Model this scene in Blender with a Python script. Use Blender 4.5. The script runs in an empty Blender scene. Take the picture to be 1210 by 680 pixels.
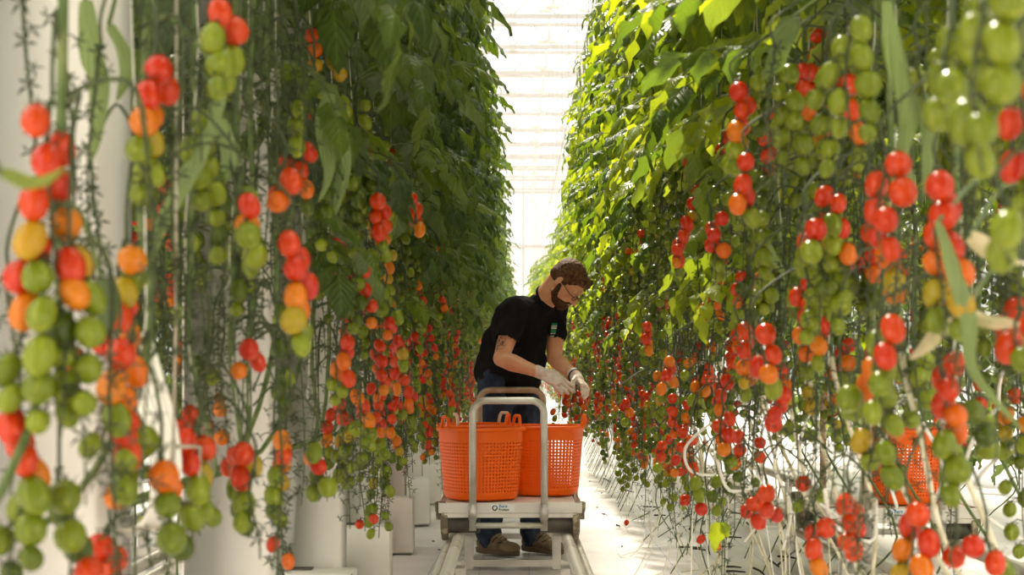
import bpy, math, random
from mathutils import Vector, Matrix, Quaternion

R = math.radians
rnd = random.Random(7)
sc = bpy.context.scene
COL = sc.collection
F, CX, HY, CH = 1830.0, 606.0, 440.0, 0.965      # focal in px, vanishing point x, horizon y, camera height


def PX(x, y, Y):
    return Vector(((x - CX) * Y / F, Y, CH - (y - HY) * Y / F))


def FLOORPX(x, y, z=0.0):
    Y = (CH - z) * F / (y - HY)
    return Vector(((x - CX) * Y / F, Y, z))


# ------------------------------------------------------------------ materials
def new_mat(name):
    m = bpy.data.materials.new(name)
    m.use_nodes = True
    nt = m.node_tree
    return m, nt, nt.nodes, nt.links, nt.nodes['Principled BSDF']


def pmat(name, col, rough=0.5, metal=0.0, spec=0.5, noise=None, bump=None, coat=0.0, sss=0.0):
    m, nt, N, L, b = new_mat(name)
    b.inputs['Base Color'].default_value = (*col, 1)
    b.inputs['Roughness'].default_value = rough
    b.inputs['Metallic'].default_value = metal
    b.inputs['Specular IOR Level'].default_value = spec
    b.inputs['Coat Weight'].default_value = coat
    if sss:
        b.inputs['Subsurface Weight'].default_value = sss
        b.inputs['Subsurface Radius'].default_value = (0.01, 0.004, 0.002)
    if noise:
        col2, sc_, lo, hi = noise
        tc = N.new('ShaderNodeTexCoord')
        nz = N.new('ShaderNodeTexNoise'); nz.inputs['Scale'].default_value = sc_; nz.inputs['Detail'].default_value = 6
        L.new(tc.outputs['Object'], nz.inputs['Vector'])
        rp = N.new('ShaderNodeValToRGB')
        rp.color_ramp.elements[0].position = lo; rp.color_ramp.elements[0].color = (*col, 1)
        rp.color_ramp.elements[1].position = hi; rp.color_ramp.elements[1].color = (*col2, 1)
        L.new(nz.outputs['Fac'], rp.inputs['Fac']); L.new(rp.outputs['Color'], b.inputs['Base Color'])
    if bump:
        s2, st = bump
        tc = N.new('ShaderNodeTexCoord')
        nz = N.new('ShaderNodeTexNoise'); nz.inputs['Scale'].default_value = s2; nz.inputs['Detail'].default_value = 5
        L.new(tc.outputs['Object'], nz.inputs['Vector'])
        bp = N.new('ShaderNodeBump'); bp.inputs['Strength'].default_value = st; bp.inputs['Distance'].default_value = 0.02
        L.new(nz.outputs['Fac'], bp.inputs['Height']); L.new(bp.outputs['Normal'], b.inputs['Normal'])
    return m


def leaf_mat(name, top, top2, glow, glow2, trans=0.42):
    m, nt, N, L, b = new_mat(name)
    at = N.new('ShaderNodeAttribute'); at.attribute_name = 'tint'
    mx = N.new('ShaderNodeMix'); mx.data_type = 'RGBA'
    mx.inputs['A'].default_value = (*top, 1); mx.inputs['B'].default_value = (*top2, 1)
    L.new(at.outputs['Fac'], mx.inputs['Factor'])
    mg = N.new('ShaderNodeMix'); mg.data_type = 'RGBA'
    mg.inputs['A'].default_value = (*glow, 1); mg.inputs['B'].default_value = (*glow2, 1)
    L.new(at.outputs['Fac'], mg.inputs['Factor'])
    # veins from the leaflet's own uv: lighter midrib and side ribs
    uv = N.new('ShaderNodeUVMap')
    sp = N.new('ShaderNodeSeparateXYZ'); L.new(uv.outputs['UV'], sp.inputs[0])
    ab = N.new('ShaderNodeMath'); ab.operation = 'ABSOLUTE'
    L.new(sp.outputs['X'], ab.inputs[0])
    mu = N.new('ShaderNodeMath'); mu.operation = 'MULTIPLY_ADD'; mu.inputs[1].default_value = -0.35
    L.new(ab.outputs[0], mu.inputs[0]); L.new(sp.outputs['Y'], mu.inputs[2])
    si = N.new('ShaderNodeMath'); si.operation = 'MULTIPLY'; si.inputs[1].default_value = 40
    L.new(mu.outputs[0], si.inputs[0])
    sn = N.new('ShaderNodeMath'); sn.operation = 'SINE'; L.new(si.outputs[0], sn.inputs[0])
    mr = N.new('ShaderNodeMapRange'); mr.inputs['From Min'].default_value = 0.0; mr.inputs['From Max'].default_value = 0.10
    mr.inputs['To Min'].default_value = 1.0; mr.inputs['To Max'].default_value = 0.0
    L.new(ab.outputs[0], mr.inputs['Value'])
    mv = N.new('ShaderNodeMix'); mv.data_type = 'RGBA'; mv.inputs['B'].default_value = (0.20, 0.30, 0.08, 1)
    ml = N.new('ShaderNodeMath'); ml.operation = 'MULTIPLY'; ml.inputs[1].default_value = 0.55
    L.new(mr.outputs[0], ml.inputs[0]); L.new(ml.outputs[0], mv.inputs['Factor']); L.new(mx.outputs['Result'], mv.inputs['A'])
    L.new(mv.outputs['Result'], b.inputs['Base Color'])
    bp = N.new('ShaderNodeBump'); bp.inputs['Strength'].default_value = 0.5; bp.inputs['Distance'].default_value = 0.004
    L.new(sn.outputs[0], bp.inputs['Height']); L.new(bp.outputs['Normal'], b.inputs['Normal'])
    ge = N.new('ShaderNodeNewGeometry')
    mb_ = N.new('ShaderNodeMix'); mb_.data_type = 'RGBA'; mb_.inputs['B'].default_value = (top[0] * 1.5 + 0.075, top[1] * 1.3 + 0.085, top[2] + 0.07, 1)
    L.new(ge.outputs['Backfacing'], mb_.inputs['Factor']); L.new(mv.outputs['Result'], mb_.inputs['A'])
    L.new(mb_.outputs['Result'], b.inputs['Base Color'])
    b.inputs['Roughness'].default_value = 0.33
    b.inputs['Specular IOR Level'].default_value = 0.38
    tr = N.new('ShaderNodeBsdfTranslucent'); L.new(mg.outputs['Result'], tr.inputs['Color'])
    ms = N.new('ShaderNodeMixShader'); ms.inputs[0].default_value = trans
    L.new(b.outputs[0], ms.inputs[1]); L.new(tr.outputs[0], ms.inputs[2])
    L.new(ms.outputs[0], N['Material Output'].inputs['Surface'])
    return m


def fruit_mat(name, c1, c2, stripe, trans=0.12):
    m, nt, N, L, b = new_mat(name)
    oi = N.new('ShaderNodeObjectInfo')
    mx = N.new('ShaderNodeMix'); mx.data_type = 'RGBA'
    mx.inputs['A'].default_value = (*c1, 1); mx.inputs['B'].default_value = (*c2, 1)
    L.new(oi.outputs['Random'], mx.inputs['Factor'])
    tc = N.new('ShaderNodeTexCoord')
    mp = N.new('ShaderNodeMapping'); mp.inputs['Scale'].default_value = (130, 130, 14)
    L.new(tc.outputs['Object'], mp.inputs['Vector'])
    nz = N.new('ShaderNodeTexNoise'); nz.inputs['Scale'].default_value = 1.0
    L.new(mp.outputs[0], nz.inputs['Vector'])
    rp = N.new('ShaderNodeMapRange'); rp.inputs['From Min'].default_value = 0.5; rp.inputs['From Max'].default_value = 0.68
    L.new(nz.outputs['Fac'], rp.inputs['Value'])
    ml = N.new('ShaderNodeMath'); ml.operation = 'MULTIPLY'; ml.inputs[1].default_value = 0.6
    L.new(rp.outputs[0], ml.inputs[0])
    m2 = N.new('ShaderNodeMix'); m2.data_type = 'RGBA'; m2.inputs['B'].default_value = (*stripe, 1)
    L.new(ml.outputs[0], m2.inputs['Factor']); L.new(mx.outputs['Result'], m2.inputs['A'])
    L.new(m2.outputs['Result'], b.inputs['Base Color'])
    b.inputs['Roughness'].default_value = 0.2
    b.inputs['Specular IOR Level'].default_value = 0.35
    b.inputs['Coat Weight'].default_value = 0.0
    tr = N.new('ShaderNodeBsdfTranslucent'); L.new(m2.outputs['Result'], tr.inputs['Color'])
    ms = N.new('ShaderNodeMixShader'); ms.inputs[0].default_value = trans
    L.new(b.outputs[0], ms.inputs[1]); L.new(tr.outputs[0], ms.inputs[2])
    L.new(ms.outputs[0], N['Material Output'].inputs['Surface'])
    return m


M = {}
M['leafL'] = leaf_mat('leaf_dark', (0.026, 0.050, 0.013), (0.068, 0.112, 0.016), (0.085, 0.155, 0.007), (0.36, 0.46, 0.012), 0.34)  # left row's shade painted in: darker, less translucent leaf colours
M['leafR'] = leaf_mat('leaf_sunlit', (0.042, 0.078, 0.018), (0.13, 0.19, 0.022), (0.18, 0.28, 0.010), (0.68, 0.76, 0.015), 0.48)  # same leaf, sunlight on the right row painted in as yellower, brighter colours
M['stem'] = pmat('stem_green', (0.075, 0.12, 0.025), 0.6, noise=((0.17, 0.20, 0.07), 30, 0.45, 0.7))
M['truss'] = pmat('truss_green', (0.034, 0.050, 0.012), 0.65, noise=((0.11, 0.13, 0.035), 60, 0.5, 0.75))
M['pale'] = pmat('pale_stem', (0.50, 0.45, 0.30), 0.7, noise=((0.72, 0.66, 0.50), 20, 0.4, 0.6))
M['tube'] = pmat('white_tube', (0.78, 0.75, 0.68), 0.4)
M['twine'] = pmat('twine', (0.75, 0.72, 0.64), 0.8)
M['fR'] = fruit_mat('fruit_red', (0.46, 0.017, 0.002), (0.54, 0.045, 0.003), (0.68, 0.085, 0.007), 0.05)
M['fO'] = fruit_mat('fruit_orange', (0.62, 0.105, 0.003), (0.60, 0.18, 0.006), (0.70, 0.24, 0.014))
M['fY'] = fruit_mat('fruit_turning', (0.46, 0.24, 0.010), (0.32, 0.25, 0.012), (0.50, 0.38, 0.03))
M['fG'] = fruit_mat('fruit_green', (0.13, 0.175, 0.008), (0.23, 0.275, 0.014), (0.42, 0.46, 0.06), 0.2)
M['fD'] = fruit_mat('fruit_dark_green', (0.055, 0.085, 0.006), (0.10, 0.135, 0.009), (0.19, 0.23, 0.03), 0.2)
M['strap'] = leaf_mat('strap_leaf', (0.12, 0.19, 0.05), (0.22, 0.27, 0.09), (0.15, 0.24, 0.04), (0.26, 0.34, 0.08), 0.3)
M['dry'] = pmat('dry_leaf', (0.52, 0.44, 0.26), 0.8, noise=((0.30, 0.30, 0.12), 18, 0.4, 0.6))
M['post'] = pmat('white_painted_foam', (0.84, 0.79, 0.755), 0.75, noise=((0.75, 0.69, 0.64), 3.0, 0.45, 0.75))
M['alu'] = pmat('white_alu', (0.86, 0.86, 0.85), 0.45)
M['beam'] = pmat('beam_grey', (0.48, 0.46, 0.44), 0.5)
M['endw'] = pmat('end_wall_white', (0.70, 0.69, 0.66), 0.6)
M['galv'] = pmat('galvanised', (0.55, 0.52, 0.48), 0.42, 0.75, noise=((0.68, 0.64, 0.58), 14, 0.4, 0.6))
M['tubeg'] = pmat('handle_grey', (0.62, 0.59, 0.53), 0.4, 0.55, noise=((0.50, 0.44, 0.36), 9, 0.5, 0.7))
M['tubeb'] = pmat('handle_brown', (0.42, 0.30, 0.19), 0.5, 0.4, noise=((0.58, 0.47, 0.34), 12, 0.45, 0.65))
M['railm'] = pmat('rail_paint', (0.60, 0.55, 0.49), 0.5, 0.25, noise=((0.42, 0.36, 0.29), 7, 0.5, 0.72))
M['deck'] = pmat('deck_white', (0.76, 0.71, 0.67), 0.5, noise=((0.60, 0.45, 0.36), 9, 0.55, 0.85))
M['drum'] = pmat('drum_dark', (0.06, 0.053, 0.047), 0.5, 0.2, noise=((0.12, 0.10, 0.08), 10, 0.4, 0.65))
M['flange'] = pmat('flange', (0.16, 0.125, 0.085), 0.5, 0.3, noise=((0.40, 0.33, 0.23), 30, 0.5, 0.62))
M['orange'] = pmat('basket_orange', (0.93, 0.135, 0.001), 0.45, spec=0.3)
M['beige'] = pmat('handle_beige', (0.75, 0.55, 0.38), 0.5)
M['label'] = pmat('label_white', (0.85, 0.83, 0.80), 0.5)
M['ink'] = pmat('ink_black', (0.02, 0.02, 0.025), 0.6)
M['blue'] = pmat('ink_blue', (0.08, 0.28, 0.55), 0.6)
M['skin'] = pmat('skin', (0.66, 0.29, 0.15), 0.5, noise=((0.74, 0.38, 0.22), 14, 0.4, 0.7), sss=0.12)
M['shirt'] = pmat('shirt_black', (0.009, 0.008, 0.009), 0.95, spec=0.1, noise=((0.018, 0.015, 0.016), 9, 0.4, 0.7), bump=(14, 0.35))
M['jeans'] = pmat('jeans_navy', (0.022, 0.030, 0.055), 0.85, spec=0.2, noise=((0.045, 0.06, 0.10), 16, 0.4, 0.7), bump=(22, 0.35))
M['glove'] = pmat('glove_latex', (0.76, 0.62, 0.54), 0.42, noise=((0.66, 0.50, 0.42), 25, 0.4, 0.7), bump=(60, 0.35))
M['hair'] = pmat('hair_brown', (0.075, 0.030, 0.011), 0.55, spec=0.15, noise=((0.17, 0.075, 0.028), 55, 0.4, 0.65), bump=(90, 0.8))
M['beard'] = pmat('beard_brown', (0.075, 0.034, 0.016), 0.8, spec=0.1, noise=((0.14, 0.07, 0.035), 80, 0.4, 0.65), bump=(140, 0.8))
M['shoe'] = pmat('shoe_suede', (0.17, 0.125, 0.075), 0.8, spec=0.2, noise=((0.27, 0.20, 0.12), 20, 0.4, 0.65), bump=(60, 0.3))
M['shoed'] = pmat('shoe_stripe', (0.02, 0.017, 0.014), 0.8)
M['sole'] = pmat('shoe_sole', (0.12, 0.075, 0.04), 0.75)
M['lace'] = pmat('lace', (0.42, 0.35, 0.24), 0.8)
M['black'] = pmat('black_rubber', (0.012, 0.012, 0.013), 0.5)
M['badge'] = pmat('badge_green', (0.02, 0.22, 0.10), 0.7)
M['badgew'] = pmat('badge_white', (0.72, 0.75, 0.66), 0.7)
M['lens'] = pmat('lens_tint', (0.10, 0.05, 0.06), 0.1)
M['tattoo'] = pmat('tattoo_ink', (0.10, 0.055, 0.045), 0.6)
M['twig'] = pmat('twig_dark', (0.045, 0.035, 0.028), 0.8)
M['wire'] = pmat('bracket_wire', (0.40, 0.35, 0.27), 0.45, 0.5)

# skin with a tattoo: dark lines only around the right upper arm, laid on by object coordinates
def tattoo_skin():
    m = M['skin']; N = m.node_tree.nodes; L = m.node_tree.links
    b = N['Principled BSDF']
    src = b.inputs['Base Color'].links[0].from_socket
    tc = N.new('ShaderNodeTexCoord')
    c = PX(590, 408, 7.93)
    d = N.new('ShaderNodeVectorMath'); d.operation = 'DISTANCE'; d.inputs[1].default_value = c
    L.new(tc.outputs['Object'], d.inputs[0])
    mr = N.new('ShaderNodeMapRange'); mr.inputs['From Min'].default_value = 0.055; mr.inputs['From Max'].default_value = 0.068
    mr.inputs['To Min'].default_value = 1; mr.inputs['To Max'].default_value = 0
    L.new(d.outputs['Value'], mr.inputs['Value'])
    vo = N.new('ShaderNodeTexNoise'); vo.inputs['Scale'].default_value = 42; vo.inputs['Detail'].default_value = 3; vo.inputs['Distortion'].default_value = 2.5
    L.new(tc.outputs['Object'], vo.inputs['Vector'])
    r2 = N.new('ShaderNodeMapRange'); r2.inputs['From Min'].default_value = 0.47; r2.inputs['From Max'].default_value = 0.54
    L.new(vo.outputs['Fac'], r2.inputs['Value'])
    mu = N.new('ShaderNodeMath'); mu.operation = 'MULTIPLY'; L.new(mr.outputs[0], mu.inputs[0]); L.new(r2.outputs[0], mu.inputs[1])
    m3 = N.new('ShaderNodeMath'); m3.operation = 'MULTIPLY'; m3.inputs[1].default_value = 0.88; L.new(mu.outputs[0], m3.inputs[0])
    mx = N.new('ShaderNodeMix'); mx.data_type = 'RGBA'; mx.inputs['B'].default_value = (0.09, 0.055, 0.05, 1)
    L.new(m3.outputs[0], mx.inputs['Factor']); L.new(src, mx.inputs['A']); L.new(mx.outputs['Result'], b.inputs['Base Color'])
tattoo_skin()

# groundsheet: white woven sheet with thin blue lines, soft wrinkles, a little dirt
def floor_mat():
    m, nt, N, L, b = new_mat('groundsheet')
    tc = N.new('ShaderNodeTexCoord')
    mp = N.new('ShaderNodeMapping'); mp.inputs['Rotation'].default_value = (0, 0, R(0.6)); L.new(tc.outputs['Object'], mp.inputs['Vector'])
    sp = N.new('ShaderNodeSeparateXYZ'); L.new(mp.outputs[0], sp.inputs[0])
    md = N.new('ShaderNodeMath'); md.operation = 'PINGPONG'; md.inputs[1].default_value = 0.12; L.new(sp.outputs['X'], md.inputs[0])
    ln = N.new('ShaderNodeMath'); ln.operation = 'LESS_THAN'; ln.inputs[1].default_value = 0.0022; L.new(md.outputs[0], ln.inputs[0])
    n1 = N.new('ShaderNodeTexNoise'); n1.inputs['Scale'].default_value = 1.3; n1.inputs['Detail'].default_value = 7
    L.new(tc.outputs['Object'], n1.inputs['Vector'])
    rp = N.new('ShaderNodeValToRGB')
    rp.color_ramp.elements[0].position = 0.3; rp.color_ramp.elements[0].color = (0.58, 0.52, 0.52, 1)
    rp.color_ramp.elements[1].position = 0.6; rp.color_ramp.elements[1].color = (0.76, 0.70, 0.695, 1)
    L.new(n1.outputs['Fac'], rp.inputs['Fac'])
    mx = N.new('ShaderNodeMix'); mx.data_type = 'RGBA'; mx.inputs['B'].default_value = (0.30, 0.38, 0.50, 1)
    L.new(ln.outputs[0], mx.inputs['Factor']); L.new(rp.outputs['Color'], mx.inputs['A'])
    # specks of dirt
    n2 = N.new('ShaderNodeTexVoronoi'); n2.inputs['Scale'].default_value = 9; L.new(tc.outputs['Object'], n2.inputs['Vector'])
    lt = N.new('ShaderNodeMath'); lt.operation = 'LESS_THAN'; lt.inputs[1].default_value = 0.055; L.new(n2.outputs['Distance'], lt.inputs[0])
    m2 = N.new('ShaderNodeMix'); m2.data_type = 'RGBA'; m2.inputs['B'].default_value = (0.18, 0.13, 0.09, 1)
    L.new(lt.outputs[0], m2.inputs['Factor']); L.new(mx.outputs['Result'], m2.inputs['A'])
    L.new(m2.outputs['Result'], b.inputs['Base Color'])
    b.inputs['Roughness'].default_value = 0.38
    ms = N.new('ShaderNodeMapping'); ms.inputs['Scale'].default_value = (0.7, 3.2, 1); L.new(tc.outputs['Object'], ms.inputs['Vector'])
    n3 = N.new('ShaderNodeTexNoise'); n3.inputs['Scale'].default_value = 1.6; n3.inputs['Detail'].default_value = 8; L.new(ms.outputs[0], n3.inputs['Vector'])
    bp = N.new('ShaderNodeBump'); bp.inputs['Strength'].default_value = 0.6; bp.inputs['Distance'].default_value = 0.05
    L.new(n3.outputs['Fac'], bp.inputs['Height']); L.new(bp.outputs['Normal'], b.inputs['Normal'])
    return m
M['floor'] = floor_mat()

def glass_mat():
    m, nt, N, L, b = new_mat('greenhouse_glass')
    t = N.new('ShaderNodeBsdfTransparent'); t.inputs[0].default_value = (0.97, 0.98, 0.97, 1)
    g = N.new('ShaderNodeBsdfGlossy'); g.inputs['Roughness'].default_value = 0.1
    ms = N.new('ShaderNodeMixShader'); ms.inputs[0].default_value = 0.05
    L.new(t.outputs[0], ms.inputs[1]); L.new(g.outputs[0], ms.inputs[2])
    L.new(ms.outputs[0], N['Material Output'].inputs['Surface'])
    return m
M['glass'] = glass_mat()


# ------------------------------------------------------------------ mesh building
class MB:
    def __init__(s):
        s.v, s.f, s.m, s.tint, s.uv = [], [], [], [], []
        s.usetint = False

    def add(s, vs, fs, mi=0, tint=0.5, uvs=None):
        b = len(s.v)
        s.v.extend(vs)
        for k, f in enumerate(fs):
            s.f.append(tuple(b + i for i in f)); s.m.append(mi); s.tint.append(tint)
            s.uv.append([uvs[i] for i in f] if uvs else None)

    def box(s, lo, hi, mi=0, rot=None, piv=None):
        x0, y0, z0 = lo; x1, y1, z1 = hi
        vs = [Vector(p) for p in ((x0,y0,z0),(x1,y0,z0),(x1,y1,z0),(x0,y1,z0),(x0,y0,z1),(x1,y0,z1),(x1,y1,z1),(x0,y1,z1))]
        if rot is not None:
            piv = piv or Vector((0,0,0)); vs = [rot @ (v - piv) + piv for v in vs]
        s.add(vs, [(0,3,2,1),(4,5,6,7),(0,1,5,4),(1,2,6,5),(2,3,7,6),(3,0,4,7)], mi)

    def bbox(s, lo, hi, b=0.004, mi=0):
        """box with bevelled edges"""
        x0, y0, z0 = lo; x1, y1, z1 = hi
        vs = []; idx = {}
        for ix, X in enumerate((x0, x1)):
            for iy, Y in enumerate((y0, y1)):
                for iz, Z in enumerate((z0, z1)):
                    sx, sy, sz = (b if ix == 0 else -b), (b if iy == 0 else -b), (b if iz == 0 else -b)
                    for a, p in enumerate(((X, Y + sy, Z + sz), (X + sx, Y, Z + sz), (X + sx, Y + sy, Z))):
                        idx[(ix, iy, iz, a)] = len(vs); vs.append(Vector(p))
        g = lambda *k: idx[k]
        fs = []
        for i in (0, 1):
            q = [g(i,0,0,0), g(i,1,0,0), g(i,1,1,0), g(i,0,1,0)]; fs.append(tuple(q) if i else tuple(q[::-1]))
            q = [g(0,i,0,1), g(1,i,0,1), g(1,i,1,1), g(0,i,1,1)]; fs.append(tuple(q[::-1]) if i else tuple(q))
            q = [g(0,0,i,2), g(1,0,i,2), g(1,1,i,2), g(0,1,i,2)]; fs.append(tuple(q) if i else tuple(q[::-1]))
        for i in (0, 1):
            for j in (0, 1):
                fs.append((g(0,i,j,1), g(1,i,j,1), g(1,i,j,2), g(0,i,j,2)))
                fs.append((g(i,0,j,0), g(i,1,j,0), g(i,1,j,2), g(i,0,j,2)))
                fs.append((g(i,j,0,0), g(i,j,1,0), g(i,j,1,1), g(i,j,0,1)))
                for k in (0, 1):
                    fs.append((g(i,j,k,0), g(i,j,k,1), g(i,j,k,2)))
        s.add(vs, fs, mi)

    def tube(s, pts, r, n=6, mi=0, cap=True, tint=0.5, flat=None):
        pts = [Vector(p) for p in pts]
        rs = r if isinstance(r, (list, tuple)) else [r] * len(pts)
        vs, fs = [], []
        prev = None
        for i, p in enumerate(pts):
            t = (pts[min(i + 1, len(pts) - 1)] - pts[max(i - 1, 0)])
            t = t.normalized() if t.length > 1e-9 else Vector((0, 0, 1))
            if prev is None:
                a = Vector((0, 0, 1)) if abs(t.z) < 0.9 else Vector((1, 0, 0))
                u = t.cross(a).normalized()
            else:
                u = (prev - t * prev.dot(t))
                u = u.normalized() if u.length > 1e-6 else t.orthogonal().normalized()
            prev = u
            w = t.cross(u)
            for k in range(n):
                a = 2 * math.pi * k / n
                vs.append(p + (u * math.cos(a) + w * math.sin(a)) * rs[i])
        for i in range(len(pts) - 1):
            for k in range(n):
                fs.append((i * n + k, i * n + (k + 1) % n, (i + 1) * n + (k + 1) % n, (i + 1) * n + k))
        if cap:
            fs.append(tuple(range(n))[::-1]); fs.append(tuple((len(pts) - 1) * n + k for k in range(n)))
        s.add(vs, fs, mi, tint)

    def lathe(s, prof, n=24, mi=0, M_=None, cap=True):
        """prof: (r, z) list, around local z; M_ a matrix"""
        vs, fs = [], []
        for r, z in prof:
            for k in range(n):
                a = 2 * math.pi * k / n
                v = Vector((r * math.cos(a), r * math.sin(a), z))
                vs.append(M_ @ v if M_ else v)
        for i in range(len(prof) - 1):
            for k in range(n):
                fs.append((i * n + k, i * n + (k + 1) % n, (i + 1) * n + (k + 1) % n, (i + 1) * n + k))
        if cap:
            fs.append(tuple(range(n))[::-1]); fs.append(tuple((len(prof) - 1) * n + k for k in range(n)))
        s.add(vs, fs, mi)

    def ball(s, c, r, axes=None, nu=16, nv=10, mi=0, tint=0.5):
        """ellipsoid; r is (a,b,c), axes a 3x3 matrix"""
        if not isinstance(r, (tuple, list)): r = (r, r, r)
        c = Vector(c); vs = []
        for j in range(1, nv):
            th = math.pi * j / nv
            for k in range(nu):
                a = 2 * math.pi * k / nu
                v = Vector((r[0] * math.sin(th) * math.cos(a), r[1] * math.sin(th) * math.sin(a), r[2] * math.cos(th)))
                vs.append(c + (axes @ v if axes else v))
        top = Vector((0, 0, r[2])); bot = Vector((0, 0, -r[2]))
        vs.append(c + (axes @ top if axes else top)); vs.append(c + (axes @ bot if axes else bot))
        T, B = len(vs) - 2, len(vs) - 1
        fs = []
        for j in range(nv - 2):
            for k in range(nu):
                fs.append((j * nu + k, (j + 1) * nu + k, (j + 1) * nu + (k + 1) % nu, j * nu + (k + 1) % nu))
        for k in range(nu):
            fs.append((T, k, (k + 1) % nu)); fs.append((B, (nv - 2) * nu + (k + 1) % nu, (nv - 2) * nu + k))
        s.add(vs, fs, mi, tint)

    def cap(s, p0, p1, r0, r1, nu=14):
        """tapered capsule, closed"""
        p0, p1 = Vector(p0), Vector(p1)
        d = (p1 - p0); L = d.length
        if L < 1e-6: s.ball(p0, max(r0, r1)); return
        q = d.to_track_quat('Z', 'Y').to_matrix()
        prof = []
        for i in range(1, 6): a = math.pi / 2 * i / 5; prof.append((r0 * math.sin(a), -r0 * math.cos(a)))
        for i in range(0, 5): a = math.pi / 2 * i / 5; prof.append((r1 * math.cos(a), L + r1 * math.sin(a)))
        s.lathe(prof, nu, 0, Matrix.Translation(p0) @ q.to_4x4())

    def chain(s, pts, rs):
        for i in range(len(pts) - 1): s.cap(pts[i], pts[i + 1], rs[i], rs[i + 1])

    def mesh(s, name, mats, smooth=True):
        me = bpy.data.meshes.new(name)
        me.from_pydata([tuple(v) for v in s.v], [], s.f)
        for m in (mats if isinstance(mats, (list, tuple)) else [mats]): me.materials.append(M[m] if isinstance(m, str) else m)
        me.polygons.foreach_set('material_index', s.m)
        if smooth: me.polygons.foreach_set('use_smooth', [True] * len(s.f))
        if s.usetint:
            at = me.attributes.new('tint', 'FLOAT', 'FACE'); at.data.foreach_set('value', s.tint)
            uvl = me.uv_layers.new(name='UVMap'); flat = []
            for f, u in zip(s.f, s.uv):
                for k in range(len(f)):
                    flat.extend(u[k] if u else (0.5, 0.5))
            uvl.data.foreach_set('uv', flat)
        me.update()
        return me


def link(name, me, parent=None, loc=(0, 0, 0), rot=(0, 0, 0), scale=None):
    o = bpy.data.objects.new(name, me); COL.objects.link(o)
    o.location = loc; o.rotation_euler = rot
    if scale is not None: o.scale = scale if hasattr(scale, '__len__') else (scale,) * 3
    if parent: o.parent = parent
    return o


def tag(o, label=None, cat=None, group=None, kind=None):
    if label: o['label'] = label
    if cat: o['category'] = cat
    if group: o['group'] = group
    if kind: o['kind'] = kind
    return o


def thing(name, label, cat, loc=(0, 0, 0), rz=0, group=None):
    o = bpy.data.objects.new(name, None); COL.objects.link(o); o.empty_display_size = 0.1
    o.location = loc; o.rotation_euler = (0, 0, rz)
    return tag(o, label, cat, group)


def part(name, mb, mats, parent=None, smooth=False, **k):
    o = link(name, mb.mesh(name, mats, smooth), parent, **k)
    return o


def struct(name, mb, mats, smooth=False, parent=None):
    o = part(name, mb, mats, parent, smooth)
    if parent is None: o['kind'] = 'structure'
    return o


def copy_tree(o, parent=None):
    c = o.copy(); COL.objects.link(c)
    if parent: c.parent = parent
    for ch in [x for x in o.children]: copy_tree(ch, c)
    return c


def blob(name, mb, mat, parent, voxel=0.006, smooth=4, disp=None):
    """overlapping closed shapes fused into ONE continuous surface"""
    me = mb.mesh(name, mat, True)
    o = bpy.data.objects.new(name, me); COL.objects.link(o)
    r = o.modifiers.new('r', 'REMESH'); r.mode = 'VOXEL'; r.voxel_size = voxel; r.use_smooth_shade = True
    s = o.modifiers.new('s', 'SMOOTH'); s.iterations = smooth; s.factor = 0.5
    if disp:
        t = bpy.data.textures.new(name + '_t', 'CLOUDS'); t.noise_scale = disp[0]
        d = o.modifiers.new('d', 'DISPLACE'); d.texture = t; d.strength = disp[1]; d.mid_level = 0.5; d.texture_coords = 'GLOBAL'
    dg = bpy.context.evaluated_depsgraph_get(); dg.update()
    nm = bpy.data.meshes.new_from_object(o.evaluated_get(dg))
    o.modifiers.clear(); o.data = nm
    nm.materials.clear(); nm.materials.append(M[mat])
    nm.polygons.foreach_set('use_smooth', [True] * len(nm.polygons))
    nm.polygons.foreach_set('material_index', [0] * len(nm.polygons))
    o.parent = parent
    return o


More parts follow.
